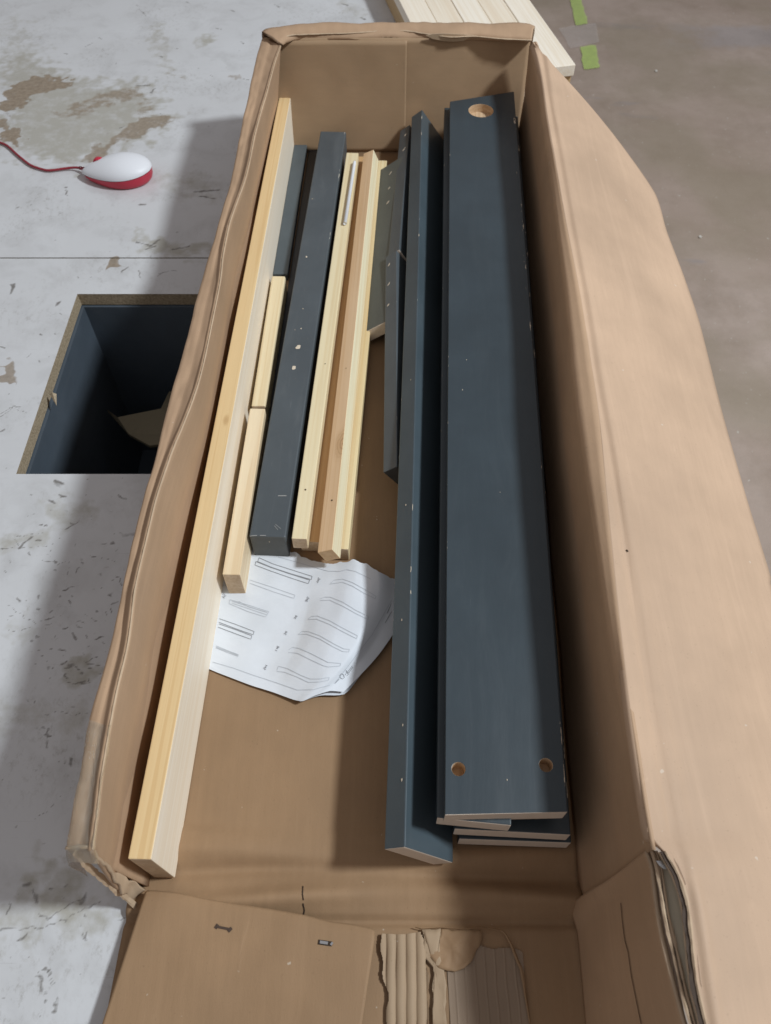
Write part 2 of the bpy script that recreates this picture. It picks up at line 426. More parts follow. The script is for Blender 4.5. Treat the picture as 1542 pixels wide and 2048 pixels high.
    for p, wd in (([(150,410),(255,400)], 1.5), ([(120,610),(160,570),(200,535)], 7), ([(225,560),(250,562)], 5), ([(95,560),(125,600)], 2.2), ([(0,615),(290,595)], 1.3), ([(40,545),(300,510)], 1.2),
              ([(400,498),(450,470),(490,440)], 4), ([(430,450),(470,462)], 4), ([(740,285),(785,305)], 4), ([(710,515),(750,517)], 1.5), ([(240,465),(255,462)], 4), ([(270,470),(285,475)], 4), ([(305,310),(345,325)], 5), ([(380,290),(412,295)], 4),
              ([(265,690),(330,695)], 3), ([(330,690),(345,700)], 4), ([(335,740),(345,745)], 4), ([(305,690),(330,560)], 1.3), ([(350,720),(410,690)], 1.5), ([(510,690),(522,700)], 4), ([(470,755),(500,730)], 4), ([(548,655),(720,690)], 1.2), ([(425,670),(425,780)], 1.0),
              ([(395,870),(465,845)], 3), ([(445,905),(450,908)], 4), ([(425,935),(438,955)], 4.5), ([(720,780),(735,785),(750,845)], 2.5), ([(580,857),(588,857)], 4), ([(625,852),(628,856)], 3), ([(108,920),(115,940)], 6), ([(165,937),(175,937)], 4), ([(235,908),(240,915)], 4), ([(45,900),(47,905)], 3), ([(65,1030),(85,1025)], 5),
              ([(50,960),(160,1040),(230,1070)], 1.7), ([(240,1060),(430,1018)], 1.4), ([(280,1052),(315,1050)], 3), ([(285,1082),(310,1080)], 3.5), ([(390,1105),(420,1103)], 3), ([(480,1065),(520,1075)], 4), ([(490,1100),(505,1100)], 4), ([(600,998),(606,1002)], 4), ([(655,1010),(655,1070)], 1.8), ([(530,1010),(620,1080)], 1.5), ([(680,965),(722,940)], 4), ([(685,990),(690,1005)], 4.5), ([(445,1140),(465,1175)], 6), ([(530,1160),(540,1175)], 5), ([(590,1175),(650,1152)], 3), ([(640,1198),(655,1200)], 4),
              ([(335,1157),(339,1160)], 2.5), ([(150,1110),(190,1098)], 2), ([(60,1135),(190,1100)], 1.2), ([(240,1235),(248,1240)], 4.5), ([(310,1230),(320,1238)], 4.5), ([(360,1245),(402,1248)], 3), ([(265,1272),(268,1274)], 4), ([(510,1260),(520,1265)], 3.5), ([(560,1268),(568,1268)], 3), ([(600,1250),(660,1252)], 1.2),
              ([(385,1335),(410,1330),(425,1305)], 4.5), ([(400,1350),(490,1345)], 3), ([(460,1340),(490,1360)], 3), ([(525,1320),(620,1340)], 3), ([(540,1310),(600,1280),(610,1300)], 2.5), ([(500,1380),(508,1385)], 5), ([(555,1355),(560,1358)], 4), ([(405,1400),(412,1420)], 6), ([(400,1440),(470,1452),(545,1440)], 2.5), ([(545,1420),(550,1440)], 3), ([(510,1440),(520,1445)], 4), ([(220,1330),(230,1332)], 4.5), ([(305,1418),(312,1422)], 4), ([(320,1350),(330,1355)], 4),
              ([(280,1642),(305,1640)], 3), ([(310,1630),(550,1640)], 1.2), ([(265,1725),(275,1730)], 5), ([(300,1735),(305,1740)], 5), ([(270,1770),(315,1772)], 3.5), ([(290,1750),(295,1850)], 4), ([(430,1920),(440,1950)], 5), ([(440,1905),(446,1930)], 3), ([(350,1925),(420,1955)], 1.5), ([(35,755),(42,760)], 3), ([(375,545),(378,548)], 3), ([(565,432),(570,436)], 3)):
        R.line(c5(p), wd*.00029, 1, .80)
    c8 = lambda p: crop(p, 3.2125, 0, 1560)
    R.poly(c8([(150,660),(300,600),(480,570),(640,640),(740,700),(640,900),(400,940),(200,950),(0,980),(0,880),(200,840)]), 2, .85, .04, .02)
    R.poly(c8([(200,540),(260,530),(270,590),(220,590)]), 2, .8, .02, .01)
    R.poly(c8([(350,440),(440,410),(470,560),(400,660),(350,600)]), 0, .35, .03, .01)
    for p, wd in (([(200,270),(300,200),(395,95)], 1.2), ([(150,680),(190,670)], 6), ([(215,700),(235,800)], 5), ([(240,850),(310,890),(420,820),(540,750)], 3), ([(520,780),(550,745)], 8), ([(0,965),(280,945)], 3), ([(300,940),(470,870),(650,780)], 2.2), ([(110,1040),(180,990)], 3), ([(530,1000),(560,1030)], 4), ([(535,1000),(535,1020)], 4), ([(560,970),(560,1030)], 3),
              ([(255,1260),(270,1290),(265,1345)], 5), ([(215,1290),(260,1220),(320,1215),(345,1290)], 1.4), ([(310,1230),(325,1310)], 2.5), ([(285,1365),(290,1370)], 3.5), ([(290,1410),(295,1420)], 4), ([(345,1440),(370,1445),(355,1480)], 5), ([(375,1395),(370,1450)], 4), ([(340,1490),(355,1490)], 4), ([(45,870),(60,790)], 4), ([(540,870),(545,875)], 4), ([(330,690),(345,690)], 5), ([(425,680),(440,678)], 4), ([(0,1390),(30,1400)], 1.5), ([(255,1500),(275,1530)], 1.5), ([(750,910),(860,870)], 1.4)):
        R.line(c8(p), wd*.00033, 1, .7)
    # random small specks and hairline scratches, dense near the box
    r = random.Random(11)
    for _ in range(750):
        x = r.uniform(-40, 760); y = r.uniform(-20, 2048)
        R.line([(x, y), (x+r.uniform(-3, 3), y+r.uniform(-2, 2))], r.uniform(.0004, .0011)*(1 if y > 500 else 1.7), 1, r.uniform(.15, .7), .0008)
    for _ in range(110):
        x = r.uniform(-40, 500); y = r.uniform(0, 2048); a = r.gauss(0, .6); L = r.uniform(20, 120)
        R.line([(x, y), (x+L*math.cos(a), y+L*math.sin(a)*.6)], r.uniform(.0006, .001), 1, r.uniform(.10, .3), .0005)
    for _ in range(60):
        x = r.uniform(0, 260); y = r.uniform(1080, 1420)
        R.line([(x, y), (x+r.uniform(-9, 9), y+r.uniform(-5, 5))], r.uniform(.0006, .0016), 1, r.uniform(.3, .8))

def table_mat():
    k = NB('scuffed_white_laminate'); v = k.map()
    at = k.n.new('ShaderNodeAttribute'); at.attribute_name = 'wear'
    r, g, b_ = k.sep(at.outputs['Color'])
    n1 = k.noise(v, 45, 6, .7); n2 = k.noise(v, 160, 5, .7); n3 = k.noise(v, 6, 5, .6); n4 = k.noise(v, 18, 5, .65, .5)
    c = k.mix(k.rng(n3, .3, .7), (.55, .55, .555), (.61, .615, .625))
    c = k.mix(k.rng(n4, .48, .74, 0, .5), c, (.40, .395, .39))
    hz = k.rng(k.math('ADD', b_, k.math('MULTIPLY', k.math('SUBTRACT', n1, .5), 1.4)), .14, .8, 0, .82)
    hz = k.math('MULTIPLY', hz, k.rng(b_, 0, .25))
    c = k.mix(hz, c, (.36, .34, .285))
    br = k.rng(k.math('ADD', r, k.math('MULTIPLY', k.math('SUBTRACT', n1, .5), 1.3)), .20, .50, 0, 1)
    br = k.math('MULTIPLY', br, k.rng(r, .02, .2))
    brc = k.mix(k.rng(n2, .35, .7), (.21, .16, .11), (.34, .27, .20))
    c = k.mix(k.math('MULTIPLY', br, k.rng(r, .3, 1, .68, 1.0)), c, brc)
    mk = k.rng(k.math('ADD', g, k.math('MULTIPLY', k.math('SUBTRACT', n2, .5), .9)), .22, .8, 0, .88)
    mk = k.math('MULTIPLY', mk, k.rng(g, .02, .15))
    gr = k.noise(k.map((150, 95, 1), rot=(0, 0, .4)), 1, 6, .8)
    gm = k.rng(k.noise(v, 9, 4, .6), .45, .66)
    c = k.mix(k.math('MULTIPLY', k.rng(gr, .52, .68, 0, .60), gm), c, (.25, .23, .20))
    hl = k.noise(k.map((16, 420, 1), rot=(0, 0, .55)), 1, 3, .6)
    c = k.mix(k.math('MULTIPLY', k.rng(hl, .66, .72, 0, .30), k.rng(n3, .35, .6)), c, (.30, .29, .28))
    c = k.mix(mk, c, (.135, .122, .108))
    b = k.bump(k.math('ADD', k.math('MULTIPLY', br, -1), k.math('MULTIPLY', n2, .2)), .4, .0006)
    return k.fin(c, k.rng(n1, .3, .7, .34, .5), b, .45)
M_table = table_mat()
M_chip = (lambda k: k.fin(k.mix(k.rng(k.noise(k.map(), 420, 4, .8), .3, .7), (.20, .155, .10), (.50, .41, .29)), .9, k.bump(k.noise(k.map(), 420, 4, .8), .6, .001), .1))(NB('chipboard_core'))
M_under = plain('dark_steel', (.05, .05, .055), .5)

table = empty('work_table', (TX0, 0, 0), 'white laminate work table, scratched and stained, with a square cut-out under the cardboard box', 'table')
TT = .0165
def top_panel(y0, y1, hole):
    xs = axis(TX0, TX1, -.62 if hole else -.72, -.14 if hole else 0., .0013 if hole else .0026, .05, (HX0, HX1) if hole else ())
    ys = axis(y0, y1, max(y0, 0.0), min(y1, 1.56), .0013 if hole else .0024, .05, (HY0, HY1) if hole else ())
    X, Y = np.meshgrid(xs, ys, indexing='ij')
    R = Raster(X, Y); paint_marks(R)
    nx, ny = len(xs), len(ys)
    V = np.stack([X, Y, np.zeros_like(X)], -1).reshape(-1, 3)
    I, J = np.meshgrid(np.arange(nx-1), np.arange(ny-1), indexing='ij')
    cx = (xs[:-1]+xs[1:])/2; cy = (ys[:-1]+ys[1:])/2
    keep = np.ones(I.shape, bool)
    if hole: keep = ~((cx[I] > HX0) & (cx[I] < HX1) & (cy[J] > HY0) & (cy[J] < HY1))
    a = (I*ny+J)[keep]
    Fc = np.stack([a, a+ny, a+ny+1, a+1], -1)
    me = bpy.data.meshes.new('tabletop'); me.vertices.add(len(V)); me.vertices.foreach_set('co', V.ravel())
    me.loops.add(Fc.size); me.loops.foreach_set('vertex_index', Fc.ravel().astype(np.int32))
    me.polygons.add(len(Fc)); me.polygons.foreach_set('loop_start', np.arange(0, Fc.size, 4, dtype=np.int32))
    me.update(calc_edges=True)
    ca = me.color_attributes.new('wear', 'FLOAT_COLOR', 'POINT')
    cc = np.ones((len(V), 4)); cc[:, :3] = R.C.reshape(-1, 3); ca.data.foreach_set('color', cc.ravel())
    me.materials.append(M_table)
    o = bpy.data.objects.new('tabletop', me); put(o, table)
    return o
t1 = top_panel(TY0, SEAM-.0009, True)
t2 = top_panel(SEAM+.0009, TY1, False)
def strip_box(c0, c1, nm, mat, par): return boxm(nm, c0, c1, mat, par)
g = .0006
for nm, c0, c1 in (('core_board', (TX0, TY0, -TT), (HX0, SEAM-.0011, -g)), ('core_board', (HX1, TY0, -TT), (TX1, SEAM-.0011, -g)),
                   ('core_board', (HX0, TY0, -TT), (HX1, HY0, -g)), ('core_board', (HX0, HY1, -TT), (HX1, SEAM-.0011, -g)),
                   ('core_board', (TX0, SEAM+.0011, -TT), (TX1, TY1, -g))):
    strip_box(c0, c1, nm, M_chip, table)
# painted well under the cut-out
wb = painted('dark_well_paint', 9, 9, (.075, .095, .118), 0, rough=.42)
WD = -.30; e = .0015
wm = empty('cable_well', (0, 0, 0), '', ''); 
for key in ('label', 'category'):
    if key in wm: del wm[key]
bpy.data.objects.remove(wm)
x0, x1, y0, y1 = HX0+.003, HX1-.003, HY0+.003, HY1-.003
loftbox = [((x0-.012, y0-.012, WD), (x0, y1+.012, -TT-e)), ((x1, y0-.012, WD), (x1+.012, y1+.012, -TT-e)),
           ((x0, y0-.012, WD), (x1, y0, -TT-e)), ((x0, y1, WD), (x1, y1+.012, -TT-e)), ((x0-.012, y0-.012, WD-.012), (x1+.012, y1+.012, WD-.0005))]
for c0, c1 in loftbox: boxm('well_panel', c0, c1, wb, table)
boxm('front_rail', (TX0+.03, TY0+.03, -.10), (TX1-.03, TY0+.05, -TT-e), M_under, table)
boxm('side_rail', (TX1-.05, TY0+.05, -.10), (TX1-.03, TY1-.03, -TT-e), M_under, table)
for (x, y) in ((TX0+.03, TY0+.055), (TX1-.075, TY0+.055), (TX0+.03, TY1-.08), (TX1-.075, TY1-.08)):
    boxm('leg', (x, y, FZ), (x+.045, y+.045, -.101), M_under, table)
# scrap in the well
zc = -.14
q = [P(x, y, zc) for x, y in crop([(640,925),(712,992),(962,930),(1000,800),(1300,790),(1300,1090),(900,1160),(770,1075)], 2.965, 0, 512)]
q = [p+Vector((0, 0, .008*math.sin(i*1.3))) for i, p in enumerate(q)]
sc_ = mesh('board_scrap', q, [tuple(range(len(q)))], plain('dull_buff_card', (.22, .185, .12), .8)); solid(sc_, .004)
tag(sc_, 'torn buff cardboard scrap lying inside the dark table cut-out', 'cardboard scrap')
# chipped wood splinter at the hole rim
o = mesh('splinter', [(-.004, 0, 0), (.004, 0, 0), (.006, -.014, -.004), (0, 0, .003)], [(0, 1, 3), (1, 2, 3), (0, 3, 2), (0, 2, 1)], M_chip, table, matrix=Matrix.Translation(P(106, 788, -.003)))

# ------------------------------------------------------------------ computer mouse
M_cable = plain('red_cable', (.27, .022, .035), .55)
def mouse():
    f = P(163, 340, .012); r = P(305, 344, .012)
    ax = (r-f); L = ax.length; ax.normalize(); ang = math.atan2(ax.y, ax.x)
    c = (f+r)/2; c.z = 0
    root = empty('computer_mouse', c, 'white and red wired computer mouse resting on the white table', 'computer mouse')
    root.rotation_euler = (0, 0, ang); mt = Matrix.Translation(c) @ Matrix.Rotation(ang, 4, 'Z')
    W = .031
    N = 48
    def outline(t):
        x = math.cos(t); y = math.sin(t)
        wdt = W*(1.0+.16*x-.10*x*x)*(1 if x > -1 else 1)
        return x*L/2, y*wdt*(1-.16*(1-x)*.9*abs(1-x)/2)
    white = NB('white_plastic').fin((.74, .75, .78), .48, None, .5)
    red = NB('red_plastic').fin((.52, .025, .055), .35, None, .5)
    def layer(s, z, dz=None):
        out = []
        for i in range(N):
            x, y = outline(i*math.tau/N)
            zz = z if dz is None else z+dz(x, y)
            out.append((x*s, y*s, zz))
        return out
    seam = lambda x, y: .0135+.0045*(x/(L/2))
    prof = [(.82, .0), (.90, .0018), (.95, .005), (.985, .010)]
    V = []
    for s, z in prof: V += layer(s, z*.9)
    V += layer(1.0, 0, seam)
    Fc = [(k*N+i, k*N+(i+1) % N, (k+1)*N+(i+1) % N, (k+1)*N+i) for k in range(4) for i in range(N)]+[tuple(range(N))[::-1]]
    mesh('base_shell', V, Fc, red, root, smooth=True, matrix=mt)
    V = []; K = 14
    for k in range(K):
        a = k/(K-1)*math.pi/2; s = math.cos(a); s = max(s, .0)
        for i in range(N):
            x, y = outline(i*math.tau/N)
            z0 = seam(x*s, y)+.0007 if True else 0
            dome = .0175*math.sin(a)**1.0*(1+.15*(x*s)/(L/2)-.25*((x*s)/(L/2))**2)
            V.append((x*s*1.004, y*s*1.004, z0+dome))
    Fc = [(k*N+i, k*N+(i+1) % N, (k+1)*N+(i+1) % N, (k+1)*N+i) for k in range(K-1) for i in range(N)]
    mesh('top_shell', V, Fc, white, root, smooth=True, matrix=mt)
    # wheel
    V = []; n = 20
    for s, rr in ((-1, .0075), (-.6, .0092), (.6, .0092), (1, .0075)):
        for i in range(n):
            a = i*math.tau/n; V.append((rr*math.cos(a), s*.0038, rr*math.sin(a)))
    Fc = [(k*n+i, k*n+(i+1) % n, (k+1)*n+(i+1) % n, (k+1)*n+i) for k in range(3) for i in range(n)]+[tuple(range(n)), tuple(range(3*n, 4*n))]
    mesh('scroll_wheel', V, Fc, red, root, smooth=True, matrix=mt @ Matrix.Translation((-.024, .007, .0180)))
    # cable
    pts = [P(168, 337, .007), P(150, 335, .005), P(130, 337, .0035), P(95, 341, .003), P(62, 331, .003), P(36, 311, .003), P(14, 291, .003), P(-6, 283, .003), P(-70, 262, .003), P(-180, 240, .003)]
    tube('cable', resample(pts, 60), .0017, M_cable, root)
    tube('cable_sleeve', [P(170, 338, .008), P(160, 336, .0062)], .0026, M_cable, root)
def tube(name, pts, r, mat, parent=None, n=10, cap=True):
    V = []; Fc = []
    for i, p in enumerate(pts):
        d = (pts[min(i+1, len(pts)-1)]-pts[max(i-1, 0)]).normalized()
        a = d.cross(Vector((0, 0, 1))); a = a.normalized() if a.length > 1e-6 else Vector((1, 0, 0)); b = a.cross(d)
        rr = r(i) if callable(r) else r
        for k in range(n):
            t = k*math.tau/n; V.append(p+a*math.cos(t)*rr+b*math.sin(t)*rr)
    for i in range(len(pts)-1):
        for k in range(n):
            Fc.append((i*n+k, i*n+(k+1) % n, (i+1)*n+(k+1) % n, (i+1)*n+k))
    if cap: Fc += [tuple(range(n)), tuple(range((len(pts)-1)*n, len(pts)*n))]
    return mesh(name, V, Fc, mat, parent, smooth=True)
mouse()

# ------------------------------------------------------------------ finger-jointed pine panel behind the box
def pine_panel():
    zt = .05
    c = P(1152, 129, zt); far = P(1060, 0, zt)
    u = (far-c).normalized(); wv = Vector((-u.y, u.x, 0))   # to the left
    root = empty('slatted_pine_deck', (c.x, c.y, 0), 'pale pine slatted panel lying beyond the far end of the cardboard box', 'wood panel')
    ang = math.atan2(u.y, u.x)-math.pi/2
    W = .215; n = 5; s = W/n
    mts = [pine('pale_slat_pine', (.88, .81, .70), (.74, .62, .46), seed=4.2), pine('pale_slat_pine', (.84, .76, .63), (.70, .56, .40), seed=8.2)]
    m = Matrix.Translation(c) @ Matrix.Rotation(ang, 4, 'Z')
    for i in range(n):
        a = -W+i*s
        o = boxm('slat', (a+.0004, 0, -.017), (a+s-.0004, .95, -.0006*(i % 2)), mts[i % 2], root, matrix=m); bevel(o, .0012)
    und = pine('batten_pine', (.62, .45, .24), (.46, .28, .12), seed=1.1)
    for a, b, y in ((-.018, -.002, .004), (-.045, -.022, .010), (-.13, -.10, .006), (-W+.003, -W+.022, .004)):
        o = boxm('batten', (a, y, -.0495), (b, .94, -.0175), und, root, matrix=m); bevel(o, .001)
pine_panel()

# ------------------------------------------------------------------ the cardboard box
box = empty('cardboard_box', (0, .55, .0), 'long open brown cardboard box with folded-out flaps, holding pine and dark painted boards', 'cardboard box')
BH = .15
def xl(y): return -.187+.030*(y-.08)
def xr(y): return .142+.046*(y-.08)
BY = 1.066
# bottom sheet
def wr(v):
    y = v.y; x = v.x
    s = 0
    for y0, a, wd in ((.130, .0028, .006), (.116, .0050, .008), (.102, -.0036, .005), (.085, .0085, .0080)):
        yy = y0+.004*math.sin(x*17+y0*90)+.012*(x-.0)*(.3 if y0 > .1 else .12)
        s += a*math.exp(-((y-yy)/wd)**2)*(.75+.4*math.sin(x*31+y0*50))
    s -= .004*math.exp(-((y-.070+.004*x)/.003)**2)
    return Vector((x, y, max(.0005, .0042+s+nz(v, 9)*.0006)))
ys = [BY]+[1.0, .8, .6, .4, .3, .2, .16]+list(np.arange(.14, .05, -.0022))+[.03, 0, -.03, -.08, -.14]
V = []; nx = 90
for y in ys:
    for i in range(nx+1):
        a = xl(y)-.001; b = xr(y)+.001
        V.append(wr(Vector((a+(b-a)*i/nx, y, 0))))
Fc = [(j*(nx+1)+i, (j+1)*(nx+1)+i, (j+1)*(nx+1)+i+1, j*(nx+1)+i+1) for j in range(len(ys)-1) for i in range(nx)]
o = mesh('bottom_panel', V, Fc, [M_card, M_edge], box, smooth=True); solid(o, .0030, -1, 1)

# left wall: inner face, crest, folded flap
def rl(pts, z): return [P(x, y, z if not callable(z) else z(i/(len(pts)-1))) for i, (x, y) in enumerate(pts)]
creamA = [(184,1700),(192,1642),(205,1545),(229,1400),(254,1291),(272,1166),(311,1005),(346,900),(361,866),(398,765),(438,579),(446,512),(458,450),(490,360),(515,250),(545,140),(562,90)]
outerA = [(131,1697),(143,1623),(158,1564),(178,1439),(205,1349),(229,1251),(272,1056),(315,905),(330,836),(354,748),(381,654),(395,593),(418,512),(452,400),(470,320),(500,170),(515,110),(528,68)]
L1 = rl(creamA, BH); L2 = rl(outerA, BH-.0075)
L1r = resample(L1, 80); L2r = resample(L2, 80)
def bl(a, b, t, dz): return [p.lerp(q, t)+Vector((0, 0, dz)) for p, q in zip(a, b)]
yn = L1r[0].y
L0 = [Vector((xl(y), y, .004)) for y in np.linspace(.083, BY, 80)]
L0m = [p.lerp(q, .5)+Vector((-.0015, 0, 0)) for p, q in zip(L0, L1r)]
def ycrest(y, o=0): return max(0, min(1, (y-.05)/.06))*(nz((0, y, 0), 7, 4+o)*.0013+nz((0, y, 0), 24, 9+o)*.0004)
def yz(y, o=0): return nz((0, y, 0), 18, 2+o)*.0006
dw = lambda v: v+Vector((ycrest(v.y)*v.z/BH+nz(v, 9)*.0022*(1-v.z/BH), 0, yz(v.y)*v.z/BH))
o = loft('side_wall', [L0, L0m, L1r], 150, [8, 8], [M_wall_lit], box, dw); solidv(o, .0024, (1, 0, 0))
def P0x(y):
    return min(L1r, key=lambda p: abs(p.y-y)).x
def dflap(v):
    a = math.sin(v.y*34+1.2*math.sin(v.y*11))
    k = min(1, max(0, (BH+.0005-v.z)/.004)) if v.z > BH-.02 else 1
    k = .25+.75*max(0, min(1, (P0x(v.y)-v.x)/.010))
    return v+Vector((ycrest(v.y), 0, yz(v.y)+k*(nz((v.x*.5, v.y, 0), 20, 5)*.0022+abs(nz((v.x*2, v.y, 0), 34, 9))*.0020+.0002*a)))
Lf = [bl(L1r, L2r, 0, 0), bl(L1r, L2r, .06, -.0003), bl(L1r, L2r, .50, -.0020), bl(L1r, L2r, .66, -.0006), bl(L1r, L2r, .90, .0006), L2r]
Ldn = [p+Vector((.0015, 0, -.010)) for p in L2r]
Lbt = [Vector((p.x+.012, p.y, .004)) for p in L2r]
o = loft('folded_flap', Lf+[Ldn, Lbt], 230, [3, 4, 5, 4, 3, 3, 8], [M_wall_lit], box, dflap); solidv(o, .0020, (-.5, 0, 1))
# ragged pale paper edge along the crease
def ragged(name, rail, wd, mat, parent, up=Vector((0, 0, .0012)), side=Vector((1, 0, 0)), n=420, amp=1.0, seed=0):
    R = resample(rail, n); V = []
    for i, p in enumerate(R):
        k = wd*(.5+amp*abs(nz(p, 60, seed))*1.2+amp*.35*abs(nz(p, 260, seed+4)))
        V += [p-side*k*.5+up*.4, p+up*(1+.6*nz(p, 200, 2)), p+side*k*.5+up*.3]
    Fc = []
    for i in range(n-1):
        a = i*3; Fc += [(a, a+1, a+4, a+3), (a+1, a+2, a+5, a+4)]
    o = mesh(name, V, Fc, mat, parent); solid(o, .0005, 0); return o
ragged('torn_paper_edge', [p+Vector((ycrest(p.y), 0, yz(p.y)-.0004)) for p in resample(L1r, 300)], .0013, M_torn, box, seed=3, amp=.7)
# closed near end of the left wall
A = resample([L0[0], L1r[0]], 12); B_ = resample([Lbt[0], Ldn[0], L2r[0]], 12)
capd = lambda v: v+Vector((0, nz(v, 60)*.004, nz(v, 80, 3)*.002))
o = loft('wall_end', [A, [a.lerp(b, .5)+Vector((0, .001, 0)) for a, b in zip(A, B_)], B_], 24, 6, [M_torn], box, capd); solid(o, .002, 0)
A2 = [P(x, y, z) for x, y, z in ((276,1815,.004),(255,1796,.02),(222,1770,.055),(196,1748,.085),(172,1728,.118),(152,1700,.142))]
ragged('torn_paper_edge', A2, .0055, M_torn, box, Vector((0, -.0012, .0008)), Vector((.5, .8, 0)), 90, .9, 8)

# right wall + long outer flap
crest_in = [(1325,2048),(1310,1850),(1299,1700),(1267,1523),(1242,1400),(1225,1303),(1195,1100),(1172,937),(1150,750),(1128,560),(1108,400),(1095,300),(1072,150),(1058,92)]
crest = [(1303,1700),(1276,1540),(1256,1400),(1231,1170),(1213,1000),(1196,800),(1161,600),(1124,400),(1107,300),(1083,150),(1064,86)]
R2 = rl(crest, BH)
R1 = rl(crest_in[2:], BH-.006)
R1r = resample(R1, 90); R2r = resample(R2, 90)
R0 = [Vector((xr(y), y, .004)) for y in np.linspace(R1r[0].y-.01, BY, 90)]
Rm = [p.lerp(q, .55)+Vector((.003, 0, 0)) for p, q in zip(R0, R1r)]
dr = lambda v: v+Vector((ycrest(v.y, 5)*v.z/BH+nz(v, 8, 4)*.0024*(1-v.z/BH), 0, 0))
o = loft('side_wall', [R0, Rm, R1r, R2r], 150, [9, 8, 3], [M_wall_lit], box, dr, flip=True); solidv(o, .0026, (-1, 0, 0))
# near extension of the right wall (its end flap, still standing)
E0 = [Vector((xr(y)-.001, y, .004)) for y in np.linspace(R0[0].y, -.12, 24)]
Et = [(1299,1700),(1309,1722),(1318,1790),(1328,1860),(1346,1940),(1374,2048),(1392,2110)]
E1 = resample([P(x, y, BH-.012) for x, y in Et]+[Vector((P(1392, 2110, BH-.012).x+.01, -.12, BH-.012))], 24)
def dext(v):
    # diagonal crease from floor corner up to the crest
    a = Vector((P(1155, 1830, 0).y, .004)); b = Vector((P(1297, 1690, BH-.01).y+.012, BH-.01))
    q = Vector((v.y, v.z)); t = max(0, min(1, (q-a).dot(b-a)/(b-a).length_squared)); dd = (q-(a+(b-a)*t)).length
    return v+Vector((nz(v, 8, 2)*.0022-.0026*math.exp(-(dd/.008)**2), 0, 0))
o = loft('end_flap', [E0, [p.lerp(q, .5)+Vector((.002, 0, 0)) for p, q in zip(E0, E1)], E1], 110, [22, 22], [M_wall_lit, M_torn], box, dext); solid(o, .0028, 1, 1)

outer = [(1542+150, 2300),(1542+110, 1800),(1560,1230),(1542,1155),(1490,985),(1445,825),(1400,645),(1368,552),(1334,465),(1310,388),(1235,290),(1150,188),(1072,96)]
R3 = [P(x, y, .067 if x > 1300 else .067+(.15-.067)*(1310-x)/240) for x, y in outer]
R3 = [Vector((.335, -.14, .062))]+R3[2:]
R2n = [Vector((P(1412, 2048, BH).x+.006, -.14, BH-.004)), P(1412, 2048, BH-.004), P(1392, 1960, BH-.002), P(1384, 1880, BH), P(1374, 1800, BH), P(1354, 1742, BH), P(1332, 1704, BH), P(1306, 1694, BH)]+R2[1:]
R2f = resample(R2n, 90); R3f = resample(R3, 90)
CRE = (P(1372, 1748, .143).xy, P(1600, 1850, .11).xy)
def doutf(v):
    t = (v.x-(.16+.03*v.y))/.16
    k = max(0, min(1, t*4))
    ca, cb = CRE; qd = Vector((v.x, v.y))-ca; ab = cb-ca; tt = max(0, min(1, qd.dot(ab)/ab.length_squared)); dd = (qd-ab*tt).length
    v = v-Vector((0, 0, .0016*math.exp(-(dd/.0035)**2)))
    return v+Vector((ycrest(v.y, 5)*(1-k), 0, k*(.0018*nz(v, 4, 3)+.0002*nz(v, 15, 8))+.006*math.sin(max(0, min(1, t))*math.pi)-.0016*math.exp(-((t-.05)/.02)**2)+.0012*math.exp(-((t-.09)/.02)**2)))
Ra = bl(R2f, R3f, .03, .0008); Rb = bl(R2f, R3f, .09, .0015); Rc = bl(R2f, R3f, .5, .005)
Rz = [p+Vector((-.0032, 0, -.0045)) if p.y > P(1297, 1690, BH).y else p+Vector((0, 0, -.001)) for p in R2f]
o = loft('outer_flap', [Rz, R2f, Ra, Rb, Rc, R3f], 170, [2, 4, 6, 16, 16], [M_flap_lit], box, doutf); solidv(o, .0030, (0, 0, 1))
# double torn edge at the near right corner
strip_l = [(1301,1704),(1312,1742),(1325,1830),(1341,1900),(1360,1985),(1377,2048),(1396,2110)]
strip_r = [(1328,1712),(1352,1746),(1371,1800),(1380,1880),(1386,1960),(1411,2048),(1430,2110)]
SL = [P(x, y, BH-.013) for x, y in strip_l]; SR = [P(x+3, y, BH-.008) for x, y in strip_r]
M_grey = cardboard('grey_inner_ply', (.56, .50, .38), 1, .9)
o = loft('folded_ply', [SL, SR], 60, 6, [M_grey], box, lambda v: v+Vector((0, 0, nz(v, 40)*.0014+.0008*nz(v, 120)))); solid(o, .002)
M_darkedge = plain('dark_torn_edge', (.10, .075, .06), .9, .1)
FE = [p for p in R2f if p.y < P(1332, 1704, BH).y+.004]
for k, (rail, off, mt_, wd) in enumerate(((SL, Vector((-.0004, 0, .004)), M_torn, .0020), (SL, Vector((.0022, 0, .0032)), M_torn, .0016), (SL, Vector((.0009, 0, .0026)), M_darkedge, .0022),
(FE, Vector((-.0016, 0, -.0010)), M_darkedge, .0040), (FE, Vector((-.0004, 0, .0004)), M_torn, .0018), (FE, Vector((-.0030, 0, -.0026)), M_torn, .0016))):
    ragged('torn_ply_edge', [p+off for p in rail], wd, mt_, box, n=170, seed=20+k*3, up=Vector((0, 0, .0010)))
# small torn white tuft
ragged('torn_ply_edge', [P(1316, 1722, BH-.006), P(1322, 1730, BH-.006), P(1331, 1738, BH-.008)], .0045, plain('white_fibre', (.62, .64, .66), .9), box, n=12, amp=.6)

